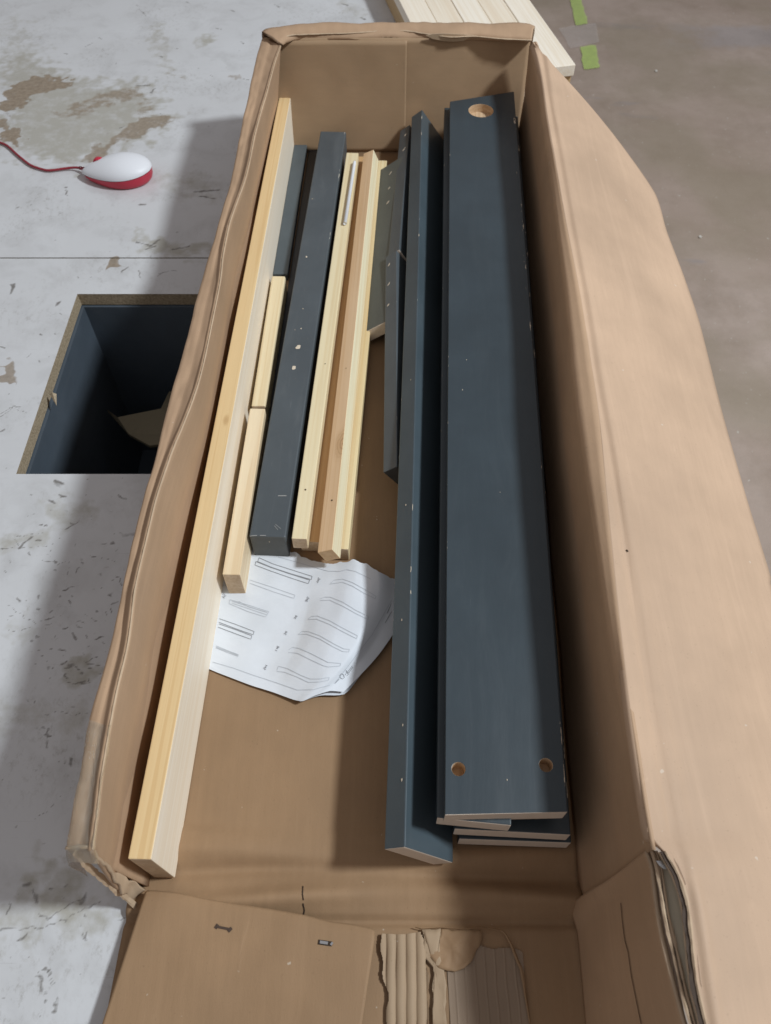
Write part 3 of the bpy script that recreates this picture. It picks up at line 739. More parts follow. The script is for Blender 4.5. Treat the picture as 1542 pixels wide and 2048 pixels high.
# back wall
bx0, bx1 = xl(BY), xr(BY)
def back(xa, xb, yoff, mat, name, ztop=BH-.004):
    r0 = [Vector((xa+(xb-xa)*i/20, BY-yoff, .004)) for i in range(21)]
    r1 = [Vector((xa+(xb-xa)*i/20, BY+.024-yoff, ztop)) for i in range(21)]
    o = loft(name, [r0, r1], 60, 24, [mat], box, lambda v: v+Vector((0, nz(v, 9, 6)*.0025+nz(v, 30, 2)*.0006, 0))); solid(o, .0028, 1); return o
M_end = cardboard('kraft_cardboard_end', (.39, .26, .155), 2, .2)
back(bx0-.002, bx1+.004, 0, M_end, 'end_wall')
xm = PY(812, 200, BY+.01).x
back(bx0-.002, xm, .0032, M_end, 'end_flap', BH-.006)
in_t = [(562,92),(574,72),(600,69),(661,67),(700,66),(798,60),(857,68),(902,74),(947,72),(1000,77),(1040,79),(1063,80)]
out_t = [(526,66),(530,61),(560,58),(640,51),(700,50),(843,49),(900,49),(979,50),(1020,50),(1050,50),(1062,52),(1068,56)]
IT = [P(x, y, BH) for x, y in in_t]; OT = [P(x, y, BH) for x, y in out_t]
OD = [p+Vector((0, .004, -.014)) for p in resample(OT, 40)]; OB = [Vector((p.x, p.y+.004, .005)) for p in OD]
ITr = resample(IT, 40); OTr = resample(OT, 40)
back_in = [Vector((p.x, BY+.0235, BH-.006)) for p in ITr]
o = loft('folded_flap', [back_in, ITr, bl(ITr, OTr, .5, .0022), OTr, OD, OB], 120, [2, 3, 3, 3, 6], [M_wall_lit, M_edge], box,
         lambda v: v+Vector((0, nz(v, 40)*.0014, nz(v, 30, 5)*.0016+nz(v, 90, 2)*.0007))); solid(o, .0026, 1, 1)
ragged('torn_paper_edge', [p+Vector((0, -.002, .0004)) for p in ITr[3:]], .0042, M_torn, box, Vector((0, -.0004, .001)), Vector((0, 1, 0)), 200, .6, 31)
# torn crescent of bare corrugation hanging at the rim
cres = crop([(820,158),(850,172),(900,182),(940,184),(985,180),(1030,156),(985,152),(900,148),(850,150)], 2.203, 480, 0)
q = [PY(x, y, BY+.016) for x, y in cres]
def flutes(name, q, mat, parent, nrm, pitch=.0079, amp=.0014, axis_=Vector((1, 0, 0)), thick=.0006, nseg=5):
    pass
o = mesh('torn_liner', q, [tuple(range(len(q)))], M_torn, box); solid(o, .0012)

# near end: flap folded over, staples, torn corrugation
fq_top = crop([(228,112),(240,102),(300,104),(400,115),(520,140),(700,172),(860,196),(1050,230),(1180,262),(1300,278),(1400,300),(1412,310)], 2.57, 200, 1740)
zf = .0175
T = [P(x, y, zf+.004*(1 if i < 2 else 0)*0) for i, (x, y) in enumerate(fq_top)]
Bt = [P(195+(720-195)*i/11, 2075, zf) for i in range(12)]
Bt2 = [Vector((p.x+.0, -.13, zf)) for p in Bt]
def dfl(v): return v+Vector((0, 0, nz(v, 12, 3)*.0020+.0012*nz(v, 34, 1)))
o = loft('inner_end_flap', [[p+Vector((0, .0, -.0010)) for p in T], [p+Vector((0, -.005, .0004)) for p in T], Bt, Bt2], 70, [3, 30, 4], [M_card, M_edge], box, dfl, flip=False); solid(o, .0036, 1, 1)
M_steel = plain('staple_steel', (.55, .55, .56), .3, .5, .9); M_rust = plain('rusty_staple', (.09, .06, .045), .7, .3, .3)
M_hole = plain('dark_puncture', (.05, .035, .025), .9, .1)
inner_flap = o

# bare corrugation strip
M_flute = cardboard('bare_fluting', (.37, .265, .170), 1, .1)
def corr(name, x0p, x1p, ytop, mat, amp, z, jag=.006, seed=1, tear=None):
    a = P(x0p, ytop, z).x; b = P(x1p, ytop, z).x; y1 = P(800, ytop, z).y
    n = int((b-a)/.0005); V = []; rows = 170
    for j in range(rows+1):
        for i in range(n+1):
            x = a+(b-a)*i/n; y = y1-(y1+.06)*j/rows
            if j == 0: y += .003*nz((x*60, seed, 0))
            s = abs(math.sin(x*math.pi/.0070+.12*math.sin(y*60+seed)))
            s = s**.45 if seed == 2 else 1-min(1, s*3)**.8
            zz = z+amp*s+nz((x, y, 0), 50, seed)*.0006
            xx = x+.0006*nz((x, y, 1), 60, seed)
            V.append((xx, y, zz))
    Fc = []
    for j in range(rows):
        for i in range(n):
            q = j*(n+1)+i; cx, cy = V[q][0], V[q][1]
            if tear and not tear(cx, cy): continue
            Fc.append((q, q+n+1, q+n+2, q+1))
    return mesh(name, V, Fc, mat, box, smooth=True)
yT = P(800, 1870, .006).y
def tearA(x, y):
    xl_ = P(762, 1900, .01).x+.0045*nz((0, y*60, 0))+max(0, (.050-y))*.10
    xr_ = P(850, 1900, .01).x+.004*nz((3, y*70, 0))+max(0, .05-y)*.04
    return xl_ < x < xr_
corr('bare_corrugation', 755, 905, 1868, M_flute, .0024, .0058, seed=2, tear=tearA)
M_dim = cardboard('washboard_liner', (.30, .22, .155), 1, .2)
def tearB(x, y):
    u = (x-P(960, 1900, .005).x)/.045
    top = yT-.006-.012*max(0, u)**2-.004*nz((x*60, 2, 0))
    return y < top
corr('bare_corrugation', 893, 1042, 1868, M_dim, .0006, .0052, seed=5, tear=tearB)
# liner left standing between the two torn strips, and a curled tongue
def patch(name, pts, z, mat, dz=None, t=.0009):
    q = []
    for a, b in zip(pts, pts[1:]+pts[:1]):
        for i in range(5):
            x, y = a[0]+(b[0]-a[0])*i/5, a[1]+(b[1]-a[1])*i/5; p = P(x, y, z)
            q.append(p+Vector((nz(p, 160)*.0016, nz(p, 160, 7)*.0016, 0)))
    n = len(q); c = sum(q, Vector())/n
    V = []; Fc = []; K = 6
    for k in range(1, K+1):
        for p in q:
            v = c.lerp(p, k/K); V.append(v)
    V.append(c)
    for k in range(K-1):
        for i in range(n): Fc.append((k*n+i, k*n+(i+1) % n, (k+1)*n+(i+1) % n, (k+1)*n+i))
    for i in range(n): Fc.append((n*K, (i+1) % n, i))
    if dz: V = [v+Vector((0, 0, dz(v))) for v in V]
    o = mesh(name, V, Fc, mat, box, smooth=True); solid(o, t, 0); return o
c7 = lambda p: crop(p, 4.283, 740, 1780)
tg = c7([(600,330),(700,345),(850,345),(950,335),(960,420),(900,540),(860,610),(800,670),(720,705),(640,690),(560,650),(530,600),(485,545),(520,490),(560,440),(600,400)])
cT = P(880, 1890, .008)
patch('curled_liner', tg, .0068, M_card, lambda v: .0025*max(0, (cT.y-v.y)/.03)**1.5+.0016*nz(v, 90)+.001*nz(v, 220, 4))
st = c7([(450,340),(600,335),(595,480),(640,690),(645,900),(655,1180),(540,1180),(545,760),(530,600),(470,560),(455,450)])
patch('torn_liner', st, .0070, M_flute, lambda v: .001*nz(v, 120))
ragged('torn_paper_edge', [P(x, y, .0075) for x, y in c7([(395,320),(450,335),(600,325),(800,338),(940,322),(1130,350),(1200,450),(1260,600),(1300,700),(1330,900),(1370,1140)])], .0016, M_card, box, seed=44, n=160)

# packing tape over the near left corner
def tape_clear():
    k = NB('clear_packing_tape'); n = k.noise(k.map((60, 20, 60)), 1, 5, .7, 1.5)
    k.b.inputs['Transmission Weight'].default_value = .85; k.b.inputs['Alpha'].default_value = .62
    k.b.inputs['IOR'].default_value = 1.3
    return k.fin((.80, .82, .76), k.rng(n, .3, .7, .08, .3), k.bump(n, .9, .004), .8)
M_tape = tape_clear()
seg = [i for i, p in enumerate(L2r) if p.y < .175]
tr = []
for t, dz in ((-.12, .004), (.15, .001), (.45, .0025), (.72, .0042), (.95, .0035)):
    tr.append([L1r[i].lerp(L2r[i], t)+Vector((0, 0, dz-.002)) for i in seg])
tr.append([L2r[i]+Vector((-.004, 0, -.012)) for i in seg]); tr.append([L2r[i]+Vector((-.005, 0, -.05)) for i in seg])
tr = [[r[0]+Vector((.001, -.006, -.008))]+r for r in tr]
loft('packing_tape', tr, 60, 6, [M_tape], box, lambda v: v+Vector((nz(v, 60)*.0012, 0, nz(v, 70, 2)*.0024+nz(v, 170, 3)*.0010)))

# ------------------------------------------------------------------ boards in the box
def beam(name, near, far, w, h, roll=0.0, mat=None, end=None, side=None, label='', cat='', group=None, w2=None, skew=0.0, skew0=0.0, bev=.0009):
    """near/far: top-left long edge; w to the right, h downwards, both turned by roll about the length"""
    y = (far-near).normalized(); x = y.cross(Vector((0, 0, 1))).normalized()
    x = Matrix.Rotation(-roll, 3, y) @ x; z = x.cross(y).normalized()
    L = (far-near).length
    m = Matrix.Translation(near) @ Matrix((x, y, z)).transposed().to_4x4()
    w2 = w2 or w
    V = [(0,0,0),(w,skew0,0),(w,skew0,-h),(0,0,-h),(0,L,0),(w2,L+skew,0),(w2,L+skew,-h),(0,L,-h)]
    Fc = [(0,3,2,1),(4,5,6,7),(0,1,5,4),(1,2,6,5),(2,3,7,6),(3,0,4,7)]
    fm = [1, 1, 0, 2, 0, 0]
    o = mesh(name, V, Fc, [mat, end or mat, side or mat], None, fm=fm, matrix=m)
    tag(o, label, cat, group); bevel(o, bev)
    return o
G1 = 'boards lying in the cardboard box'
pA = pine('golden_pine', (.76, .57, .31), (.62, .40, .18), seed=0)
A_ = beam('pine_board', P(255, 1718, .076), P(558, 195, .076), .0158, .071, 0, pA, M_endgrain,
     side=pine('cream_side_pine', (.88, .79, .66), (.78, .64, .46), seed=14), label='longest golden pine board standing on edge against the left wall of the box', cat='board', group=G1)
pB = pine('pale_pine', (.80, .67, .47), (.66, .48, .28), seed=5)
nB = P(453, 1149, .041)
B0 = beam('pine_batten', nB+Vector((-.0038, 0, 0)), Vector((P(531, 812, .041).x-.0157, P(531, 812, .041).y-.003, .041)), .0157, .037, 0, pB, M_endgrain,
     label='pale pine batten beside the long golden board, its end resting on the printed sheet', cat='batten', group=G1)
nB1 = P(531, 812, .031)
B1 = beam('pine_batten', Vector((nB1.x-.0150, nB1.y, .031)), Vector((P(571, 551, .028).x-.0165, P(571, 551, .028).y, .028)), .0150, .024, 0, pine('cream_pine', (.78, .66, .44), (.66, .50, .28), seed=9), M_endgrain,
     label='short cream batten with rounded edges beside the middle of the longest golden board', cat='batten', group=G1, bev=.002, w2=.0165)
pN = painted('paint_a', .0185, .0095, (.080, .098, .108), .0009)
fN = P(616, 272, .0145)
N_ = beam('dark_batten', Vector((P(575, 551, .0145).x-.0185, P(574, 551, .0145).y+.003, .0145)), Vector((fN.x-.0180, fN.y, .0145)), .0185, .0095, 0, pN, pN,
     label='narrow dark grey batten beside the far half of the longest golden board', cat='batten', group=G1)
gn = P(503, 1050, .0075); gf = P(619, 290, .0075)  # thin strip added to darken the gap, its shade painted as near-black colour
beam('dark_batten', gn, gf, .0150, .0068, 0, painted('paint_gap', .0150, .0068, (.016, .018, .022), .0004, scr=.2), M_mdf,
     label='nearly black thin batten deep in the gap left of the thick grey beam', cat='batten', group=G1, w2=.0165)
pC = painted('paint_b', .0345, .033, (.074, .088, .098), .0010, (.50, .46, .38), .42, 1.4)
C_ = beam('grey_beam', P(498, 1072, .040), P(641, 262, .040), .0335, .035, 0, pC, painted('paint_b_end', 9, 9, (.095, .102, .10), 0, rough=.6, scr=2), 
     label='thick grey painted beam with two pale nicks, its blunt end above the printed sheet', cat='beam', group=G1, w2=.0360, bev=.0014)
E_ = beam('pine_strip', P(600, 1083, .0215), P(702, 312, .0215), .027, .0165, 0, pine('orange_pine', (.66, .43, .22), (.50, .29, .12), seed=2), M_endgrain,
     label='low orange pine strip in the groove under its two pine neighbours', cat='pine strip', group=G1)
D_ = beam('pine_strip', P(583, 1077, .039), P(693, 305, .039), .0140, .0168, 0, pine('yellow_pine', (.76, .66, .44), (.64, .49, .27), seed=6), M_endgrain,
     label='yellow pine strip carrying the silver bolt, beside the thick grey beam', cat='pine strip', group=G1, w2=.0165)
F_ = beam('pine_strip', P(634.6, 1105, .036), P(727, 307, .036), .0152, .0165, math.radians(24), pine('pink_pine', (.76, .56, .36), (.58, .36, .18), seed=7), pine('orange_end', (.70, .48, .26), (.56, .34, .16), seed=1),
     side=pine('pale_side_pine', (.80, .73, .52), (.68, .52, .30), seed=17), label='tilted pinkish pine strip with a big knot', cat='pine strip', group=G1, bev=.0007)
gT = P(697, 1097, .0245); gF = P(774, 320, .0245)
G_ = beam('pine_strip', gT-Vector((.0175, 0, 0)), gF-Vector((.0175, 0, 0)), .0175, .0195, 0, pine('resin_pine', (.74, .62, .38), (.58, .38, .15), seed=12), M_endgrain,
     label='low resin-streaked pine strip half hidden under the knotty one', cat='pine strip', group=G1)
# knot on the tilted strip
def hitp(o, px, py):
    mi = o.matrix_basis.inverted(); a = mi @ Vector((0, 0, H)); d = (mi.to_3x3() @ ray(px, py)).normalized()
    ok, loc, nrm, idx = o.ray_cast(a, d)
    return (loc, nrm) if ok else (None, None)
bpy.context.view_layer.update()
kl, _ = hitp(F_, 685, 888)
if kl: F_.data.materials[0] = pine('pink_pine_knotty', (.76, .56, .36), (.58, .36, .18), [(kl.x, kl.y, kl.z, .0064)], seed=7)
ka, _ = hitp(A_, 452, 840); kb, _ = hitp(A_, 497, 838)
kk = [(p.x, p.y, p.z, .0022) for p in (ka, kb) if p]
if kk: A_.data.materials[0] = pine('golden_pine_knotty', (.76, .57, .31), (.62, .40, .18), kk, seed=0)

# dark boards in the middle
def pnt(n, w, h, **k): return painted('paint_'+n, w, h, **k)
I_ = beam('grey_board', P(722, 668, .020), P(752, 345, .020), .044, .015, math.radians(35), pnt('c', .044, .015, base=(.095, .102, .092), chips=.0006, rough=.5), M_mdf,
     label='olive grey board with a row of pale screw marks, behind the slim leaning batten', cat='board', group=G1)
J_ = beam('dark_batten', P(776, 512, .040), P(800, 262, .040), .0165, .050, math.radians(36), pnt('d', .0165, .05, base=(.075, .088, .096), chips=.0007), M_mdf,
     label='dark batten with three pale marks near the far end of the box', cat='batten', group=G1)
K_ = beam('dark_batten', P(766, 945, .040), P(771, 514, .040), .0165, .050, math.radians(36), pnt('e', .0165, .05, base=(.085, .100, .110), chips=.0010), pnt('e2', 9, 9, base=(.05, .055, .06)),
     label='slim dark batten leaning on the long dark board, with a chipped top edge', cat='batten', group=G1)
L_ = beam('dark_board', P(768, 1699, .055), P(823, 234, .056), .0178, .061, math.radians(37), pnt('f', .0178, .064, base=(.060, .082, .096), chips=.0016), M_mdf,
     label='long dark blue-grey board leaning on edge in the middle of the box', cat='board', group=G1)
# stack at the right
def plank(px, z, label, cols, n):
    (a, b, c, d) = px
    A = P(*a, z); Bn = P(*b, z); C2 = P(*c, z); D2 = P(*d, z)
    y = (C2-A).normalized()
    wn = (Bn-A).length; wf = (D2-C2).length
    x = y.cross(Vector((0, 0, 1))).normalized()
    return beam('dark_plank', A, C2, (Bn-A).dot(x), .018, 0, painted('paint_p%d' % n, (Bn-A).dot(x), .018, (.034, .048, .058), .0012, scr=.25), M_mdf, label=label, cat='plank', group=G1, w2=(D2-C2).dot(x), skew=(D2-C2).dot(y), skew0=(Bn-A).dot(y))
M1 = plank(((890,1630),(1135,1624),(900,203),(1028,183)), .087, 'wide dark plank with three drilled holes, top of the stack at the right', None, 1)
M2 = plank(((874,1636),(1023,1651),(889,215),(960,215)), .0725, 'second dark plank from the top of the right-hand stack, shifted to the left', None, 2)
M3 = plank(((909,1658),(1142,1670),(912,230),(1036,232)), .0500, 'third dark plank from the top of the right-hand stack, gap above it', None, 3)
M4 = plank(((918,1678),(1143,1686),(915,245),(1038,246)), .0275, 'lowest dark plank of the right-hand stack, on the box bottom', None, 4)

# drilled holes through the top plank
def drill(o, px, py, r, depth, nm):
    bpy.context.view_layer.update()
    loc, n = hitp(o, px, py)
    return loc, r, depth
holes = [(962, 221, .0165, .011), (917, 1538, .0047, .013), (1092, 1530, .0047, .013)]
locs = [(hitp(M1, x, y)[0], r, dp) for x, y, r, dp in holes]
M1.modifiers.clear()
raw = pine('raw_hole_wood', (.62, .46, .30), (.45, .28, .15), seed=4)
M1.data.materials.append(raw)
for loc, r, dp in locs:
    bm = bmesh.new(); dp2 = dp or .03
    res = bmesh.ops.create_cone(bm, cap_ends=True, segments=40, radius1=r, radius2=r, depth=dp2+.01)
    bmesh.ops.translate(bm, verts=bm.verts, vec=Vector((loc.x, loc.y, -dp2/2+.005)))
    for f in bm.faces: f.material_index = 3
    me = bpy.data.meshes.new('cut'); bm.to_mesh(me); bm.free()
    for mm in M1.data.materials: me.materials.append(mm)
    ct = bpy.data.objects.new('cut', me); ct.matrix_basis = M1.matrix_basis; COL.objects.link(ct)
    md = M1.modifiers.new('b', 'BOOLEAN'); md.operation = 'DIFFERENCE'; md.object = ct; md.solver = 'EXACT'
    bpy.context.view_layer.update()
    nm = bpy.data.meshes.new_from_object(M1.evaluated_get(bpy.context.evaluated_depsgraph_get()))
    M1.modifiers.clear(); M1.data = nm
    bpy.data.objects.remove(ct)
bevel(M1, .0008)

# bolt
M_bolt = plain('zinc_bolt', (.86, .89, .93), .30, .8, .0)
b0 = P(690, 447, .0425); b1 = P(709.5, 323, .0425)
bolt = tube('bolt', [b0, b0.lerp(b1, .98), b1], lambda i: .0022 if i < 2 else .0015, M_bolt, None, 14)
tag(bolt, 'silver metal rod lying on the yellow pine strip', 'metal rod')

# ------------------------------------------------------------------ printed instruction sheet
sheet = empty('instruction_sheet', P(600, 1250, .005), 'white printed sheet with outline drawings of battens, crumpled on the box bottom', 'paper')
def paper_mat():
    k = NB('white_paper'); n = k.noise(k.map(), 30, 4)
    c = k.mix(k.rng(n, .3, .7), (.64, .67, .71), (.71, .74, .785))
    return k.fin(c, .6, k.bump(n, .2, .002), .3)
M_paper = paper_mat()
top = [(430,1062,.0062),(500,1082,.0062),(583,1102,.0065),(606,1114,.0065),(628,1122,.007),(648,1127,.008),(672,1127,.011),(711,1120,.018),(757,1142,.020),(790,1158,.010),(812,1172,.007)]
mid = [(425,1205,.0062),(470,1215,.0066),(530,1235,.0080),(555,1245,.0085),(580,1252,.0095),(604,1258,.012),(630,1262,.018),(672,1262,.024),(720,1270,.024),(757,1268,.014),(790,1262,.010)]
bot = [(400,1330,.0062),(440,1347,.0066),(500,1370,.0070),(525,1378,.0072),(548,1385,.0078),(570,1393,.0086),(590,1400,.0098),(606,1402,.0125),(628,1392,.014),(660,1382,.013),(687,1384,.012)]
Pr = [[P(x, y, z) for x, y, z in r] for r in (top, mid, bot)]
def ppatch():
    NU, NV = 120, 90
    R = [resample(r, NU) for r in Pr]; V = []
    for j in range(NV):
        t = j/(NV-1)
        for i in range(NU):
            a, b, c = R[0][i], R[1][i], R[2][i]
            v = a*((1-t)*(1-2*t))+b*(4*t*(1-t))+c*(t*(2*t-1))
            if j == 0: v = v+Vector((0, .0022*nz(v, 150)+.001*nz(v, 400), 0))
            v = v+Vector((0, 0, .0007*nz(v, 45, 3)))
            V.append(v)
    Fc = [(j*NU+i, (j+1)*NU+i, (j+1)*NU+i+1, j*NU+i+1) for j in range(NV-1) for i in range(NU-1)]
    o = mesh('paper_page', V, Fc, M_paper, sheet, smooth=True)
    return o
page = ppatch()
# second leaf under the first, peeking out at the right
q0 = [P(x, y, z) for x, y, z in ((600,1404,.0075),(640,1391,.0085),(690,1388,.0085),(725,1345,.0065),(760,1296,.0060),(800,1242,.0060))]
q1 = [P(x, y, .006) for x, y in ((560,1330),(600,1310),(650,1290),(690,1270),(720,1240),(760,1200))]
loft('paper_page', [q0, q1], 30, 6, [M_paper], sheet)

bpy.context.view_layer.update()
def decal(name, target, lines, mat, parent, off=.0004):
    """thin raised marks lying on target's surface: lines = [(pts, width_m)]"""
    V = []; Fc = []
    mt = pm(target); mi = mt.inverted(); c0 = mi @ Vector((0, 0, H)); m3 = mi.to_3x3()
    def hit(px, py):
        ok, loc, nrm, idx = target.ray_cast(c0, (m3 @ ray(px, py)).normalized())
        if not ok: return None
        n = (mt.to_3x3() @ nrm).normalized()
        l = mt @ loc
        if n.dot(Vector((0, 0, H))-l) < 0: n = -n
        return l, n
    for pts, wd in lines:
        S = []
        for (a, b) in zip(pts, pts[1:]):
            n = max(1, int(math.hypot(b[0]-a[0], b[1]-a[1])/4))
            S += [(a[0]+(b[0]-a[0])*i/n, a[1]+(b[1]-a[1])*i/n) for i in range(n)]
        S.append(pts[-1])
        Hs = [hit(*s) for s in S]; Hs = [h for h in Hs if h]
        if len(Hs) < 2: continue
        base = len(V)
        for i, (l, n) in enumerate(Hs):
            d = (Hs[min(i+1, len(Hs)-1)][0]-Hs[max(i-1, 0)][0])
            s = d.cross(n)
            if s.length < 1e-9: s = Vector((1, 0, 0))
            s.normalize(); ww = wd if not callable(wd) else wd(i/len(Hs))
            V += [l+n*off+s*ww/2, l+n*off-s*ww/2]
        for i in range(len(Hs)-1):
            a = base+i*2; Fc.append((a, a+1, a+3, a+2))
    if not V: return None
    o = mesh(name, V, Fc, mat, None)
    if len(lines) > 1: o['kind'] = 'stuff'
    if parent is not None:
        o.parent = parent; o.matrix_parent_inverse = pm(parent).inverted()
    return o
M_ink = plain('grey_print_ink', (.27, .28, .30), .6); M_inkl = plain('light_print_ink', (.52, .55, .59), .6)
c6 = lambda p: crop(p, 3.084, 400, 1000)
IK = .00042
dark_l = [c6([(365,357),(450,395),(560,430),(692,472),(688,492),(560,455),(440,415),(357,380),(365,357)]),
          c6([(345,380),(440,418),(540,452),(678,495),(668,517),(560,482),(440,440),(340,402),(345,380)]),
          c6([(120,733),(220,768),(334,812),(328,832),(230,798),(118,755)]),
          c6([(118,765),(220,800),(320,838),(314,860),(220,826),(112,785)])]
lt = [c6([(310,495),(420,530),(586,588),(580,608),(450,566),(308,514)]),
      c6([(480,352),(600,385),(700,415),(790,440),(860,442),(905,430),(960,442),(1055,490)]),
      c6([(805,515),(830,495),(880,488),(940,510),(1020,555),(1085,595),(1080,610),(1010,575),(940,532),(880,508),(800,520)]),
      c6([(740,612),(770,600),(805,600),(880,630),(960,680),(1040,720),(1035,738),(960,700),(880,655),(800,618),(742,622)]),
      c6([(668,735),(690,718),(725,716),(800,745),(880,790),(972,838),(966,856),(880,812),(800,768),(720,735),(668,738)]),
      c6([(606,830),(630,812),(670,812),(740,838),(830,890),(885,918),(922,922),(918,938),(880,935),(820,905),(740,858),(660,828),(606,830)]),
      c6([(548,925),(570,910),(610,915),(690,950),(790,1002),(868,1008),(864,1024),(790,1030),(760,1022),(680,985),(600,945),(545,942)]),
      c6([(475,1050),(485,1026),(540,1040),(620,1080),(680,1104),(740,1104),(798,1094),(792,1112),(740,1122),(670,1125),(600,1092),(520,1062),(475,1058)]),
      c6([(78,1000),(200,1035),(340,1085),(480,1130),(600,1172),(700,1170),(800,1140)]),
      c6([(830,1130),(900,1040),(960,960),(1060,830),(1180,620)]),
      c6([(100,900),(160,925),(238,955),(235,965),(160,938),(98,912)]),
      c6([(185,615),(270,640),(425,690),(405,722),(300,690),(180,640),(185,615)]),
      c6([(200,625),(415,695)]), c6([(195,635),(410,708)]), c6([(240,625),(300,660),(400,690)]), c6([(100,908),(236,960)])]
decal('printed_lines', page, [(p, IK*1.25) for p in dark_l], M_ink, sheet)
decal('printed_lines', page, [(p, IK) for p in lt], M_inkl, sheet)
# tiny piece codes (number, x, number) beside the drawings, and the mark at the page edge
GL = {'1': [[(0,0),(0,1)]], '2': [[(0,1),(.5,1),(.5,.5),(0,.5),(0,0),(.5,0)]], 'x': [[(0,.2),(.5,.8)],[(0,.8),(.5,.2)]], 'X': [[(0,0),(.5,1)],[(0,1),(.5,0)]],
      '6': [[(.5,1),(0,.7),(0,0),(.5,0),(.5,.45),(0,.45)]], '9': [[(0,0),(.5,.2),(.5,1),(0,1),(0,.55),(.5,.55)]], '7': [[(0,1),(.5,1),(.2,0)]], '3': [[(0,1),(.5,1),(.25,.55),(.5,.4),(.4,0),(0,0)]], '4': [[(.4,0),(.4,1),(0,.3),(.5,.3)]], 'A': [[(0,0),(.25,1),(.5,0)],[(.1,.4),(.4,.4)]]}
def word(s, cx, cy, size, ang):
    out = []; ca, sa = math.cos(ang), math.sin(ang)
    for i, ch in enumerate(s):
        for st_ in GL[ch]:
            out.append([(cx+((i*.75+x)*ca-(-y)*sa)*size, cy+((i*.75+x)*sa+(-y)*ca)*size) for x, y in st_])
    return out
wl = []
for (x, y), s in zip(c6([(730,512),(662,630),(592,738),(530,835),(476,932),(404,1048)]), ('Ax2', '9x2', '7x1', '3x1', '1x6', '2x4')):
    wl += word(s, x, y, 4.6, math.radians(-62))
wl += word('A2', *c6([(150,608)])[0], 6, math.radians(-62))
wl += [c6(p) for p in ([(862,1080),(870,1070),(885,1078),(890,1095),(878,1104),(864,1095),(862,1080)], [(832,1130),(858,1104)], [(895,1080),(905,1060),(915,1075),(905,1085)], [(910,1060),(938,1022)], [(915,1068),(942,1030)], [(900,1050),(912,1068)],
                       [(1140,760),(1180,690)], [(1158,690),(1178,640)], [(1152,700),(1172,655)])]
decal('printed_text', page, [(p, .00045) for p in wl], M_ink, sheet)

# ------------------------------------------------------------------ nicks, holes, marks on boards
def blobs(name, target, pts, mat, label=None, squash=.6, off=.00035):
    V = []; Fc = []; mt = pm(target); mi = mt.inverted(); c0 = mi @ Vector((0, 0, H)); m3 = mi.to_3x3()
    for (px, py, r, a) in pts:
        ok, loc, nrm, idx = target.ray_cast(c0, (m3 @ ray(px, py)).normalized())
        if not ok: continue
        n = (mt.to_3x3() @ nrm).normalized(); l = mt @ loc
        if n.z < 0 and n.dot(Vector((0, 0, H))-l) < 0: n = -n
        t = n.cross(Vector((math.sin(a), math.cos(a), .01))).normalized(); b = n.cross(t)
        base = len(V); k = 9
        V.append(l+n*(off+.0002))
        for i in range(k):
            th = i*math.tau/k; rr = r*(.7+.6*random.random())
            V.append(l+n*off+t*math.cos(th)*rr*squash+b*math.sin(th)*rr)
        for i in range(k): Fc.append((base, base+1+i, base+1+(i+1) % k))
    if not V: return
    o = mesh(name, V, Fc, mat)
    if len(pts) > 1: o['kind'] = 'stuff'
    o.parent = target; o.matrix_parent_inverse = pm(target).inverted()
    return o
M_nick = plain('bare_wood_nick', (.66, .57, .45), .8, .1); M_nail = plain('dark_nail_hole', (.09, .06, .035), .8, .1)
c5b = lambda p: [(440+x/3.084, 540+y/3.084, r, a) for x, y, r, a in p]
blobs('paint_nick', C_, c5b([(482,476,.0032,.5),(457,604,.0026,.2),(500,362,.0011,0),(512,240,.0008,0),(305,1675,.0007,0)])+[(613,514,.0016,0),(625,398,.0008,0),(590,660,.0006,0)], M_nick, squash=.8)
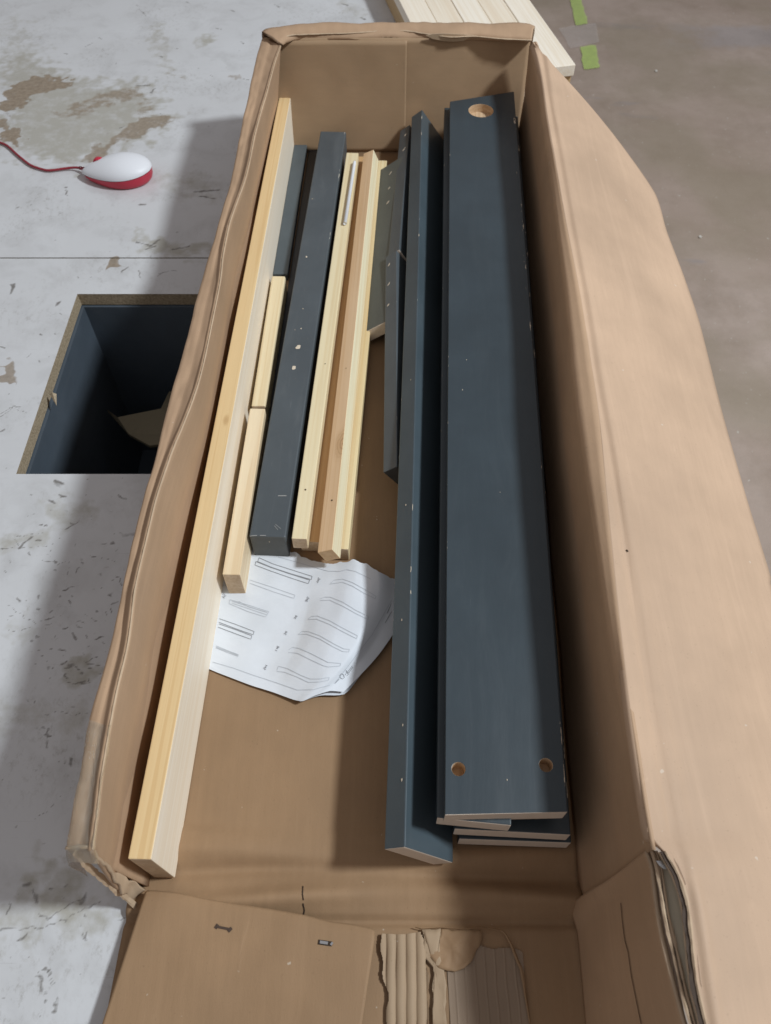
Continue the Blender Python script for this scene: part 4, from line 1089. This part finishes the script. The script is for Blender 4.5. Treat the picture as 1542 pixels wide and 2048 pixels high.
decal('paint_scratch', C_, [([(551,1049),(562,1058)], .0004), ([(556,992),(573,992)], .0010), ([(500,1072),(514,1071)], .0007), ([(520,1071),(532,1071)], .0006), ([(549,1052),(556,1060)], .0004)], plain('grey_scuff', (.33, .33, .32), .8), C_)
blobs('nail_hole', D_, [(611, 980, .0011, 0), (650, 728, .0007, 0)], M_nail, squash=1)
blobs('nail_hole', F_, [(664, 1001, .0010, 0), (692, 737, .0006, 0)], M_nail, squash=1)
blobs('screw_mark', I_, [(781,347,.0028,.8),(779,376,.0028,.8),(776,405,.0030,.8)], M_nick, squash=.4)
blobs('screw_mark', K_, [(778,530,.0026,.8),(778,568,.0026,.8),(777,610,.0026,.8)], M_nick, squash=.4)
blobs('screw_mark', J_, [(814,246,.0030,.8),(811,270,.0030,.8),(808,299,.0032,.8)], M_nick, squash=.35)
blobs('paint_nick', M1, [(1014, 1560, .0006, 0), (933, 720, .0006, 0), (1000, 985, .0005, 0), (925, 780, .0007, 0)], M_nick)
blobs('paint_nick', L_, [(804,1240,.0010,0),(812,1010,.0010,0),(822,760,.0009,0),(804,1560,.0012,0),(806,1450,.001,0)], M_nick, squash=.5)

# staples and punctures in the folded-over flap
decal('staple', inner_flap, [([(636,1884),(664,1888)], .0030)], M_hole, inner_flap, .0003)
decal('staple', inner_flap, [([(640,1884),(656,1886.5)], .0018)], M_steel, inner_flap, .0009)
decal('staple', inner_flap, [([(662,1886),(665,1889)], .0022)], M_steel, inner_flap, .0009)
decal('puncture', inner_flap, [([(432,1853),(461,1859)], .0016), ([(431,1851),(436,1855)], .0030), ([(458,1857),(462,1862)], .0032)], M_rust, inner_flap, .0005)
bpy.context.view_layer.update()
allp = {o.name: o for o in bpy.data.objects}
bp = allp['bottom_panel']
decal('surface_cut', bp, [([(606,1773),(605,1788),(607,1800)], .0008), ([(606,1806),(609,1820),(607,1830)], .0009)], M_hole, box, .0005)
ef = allp.get('end_flap')
decal('surface_cut', ef, [([(1243,1806),(1246,1840),(1251,1880),(1258,1905),(1264,1950),(1274,2000),(1284,2048)], .0009)], M_hole, box, .0006)
of = allp['outer_flap']
decal('surface_cut', of, [([(1252,1100),(1256,1104)], .0012)], M_hole, box, .0006)
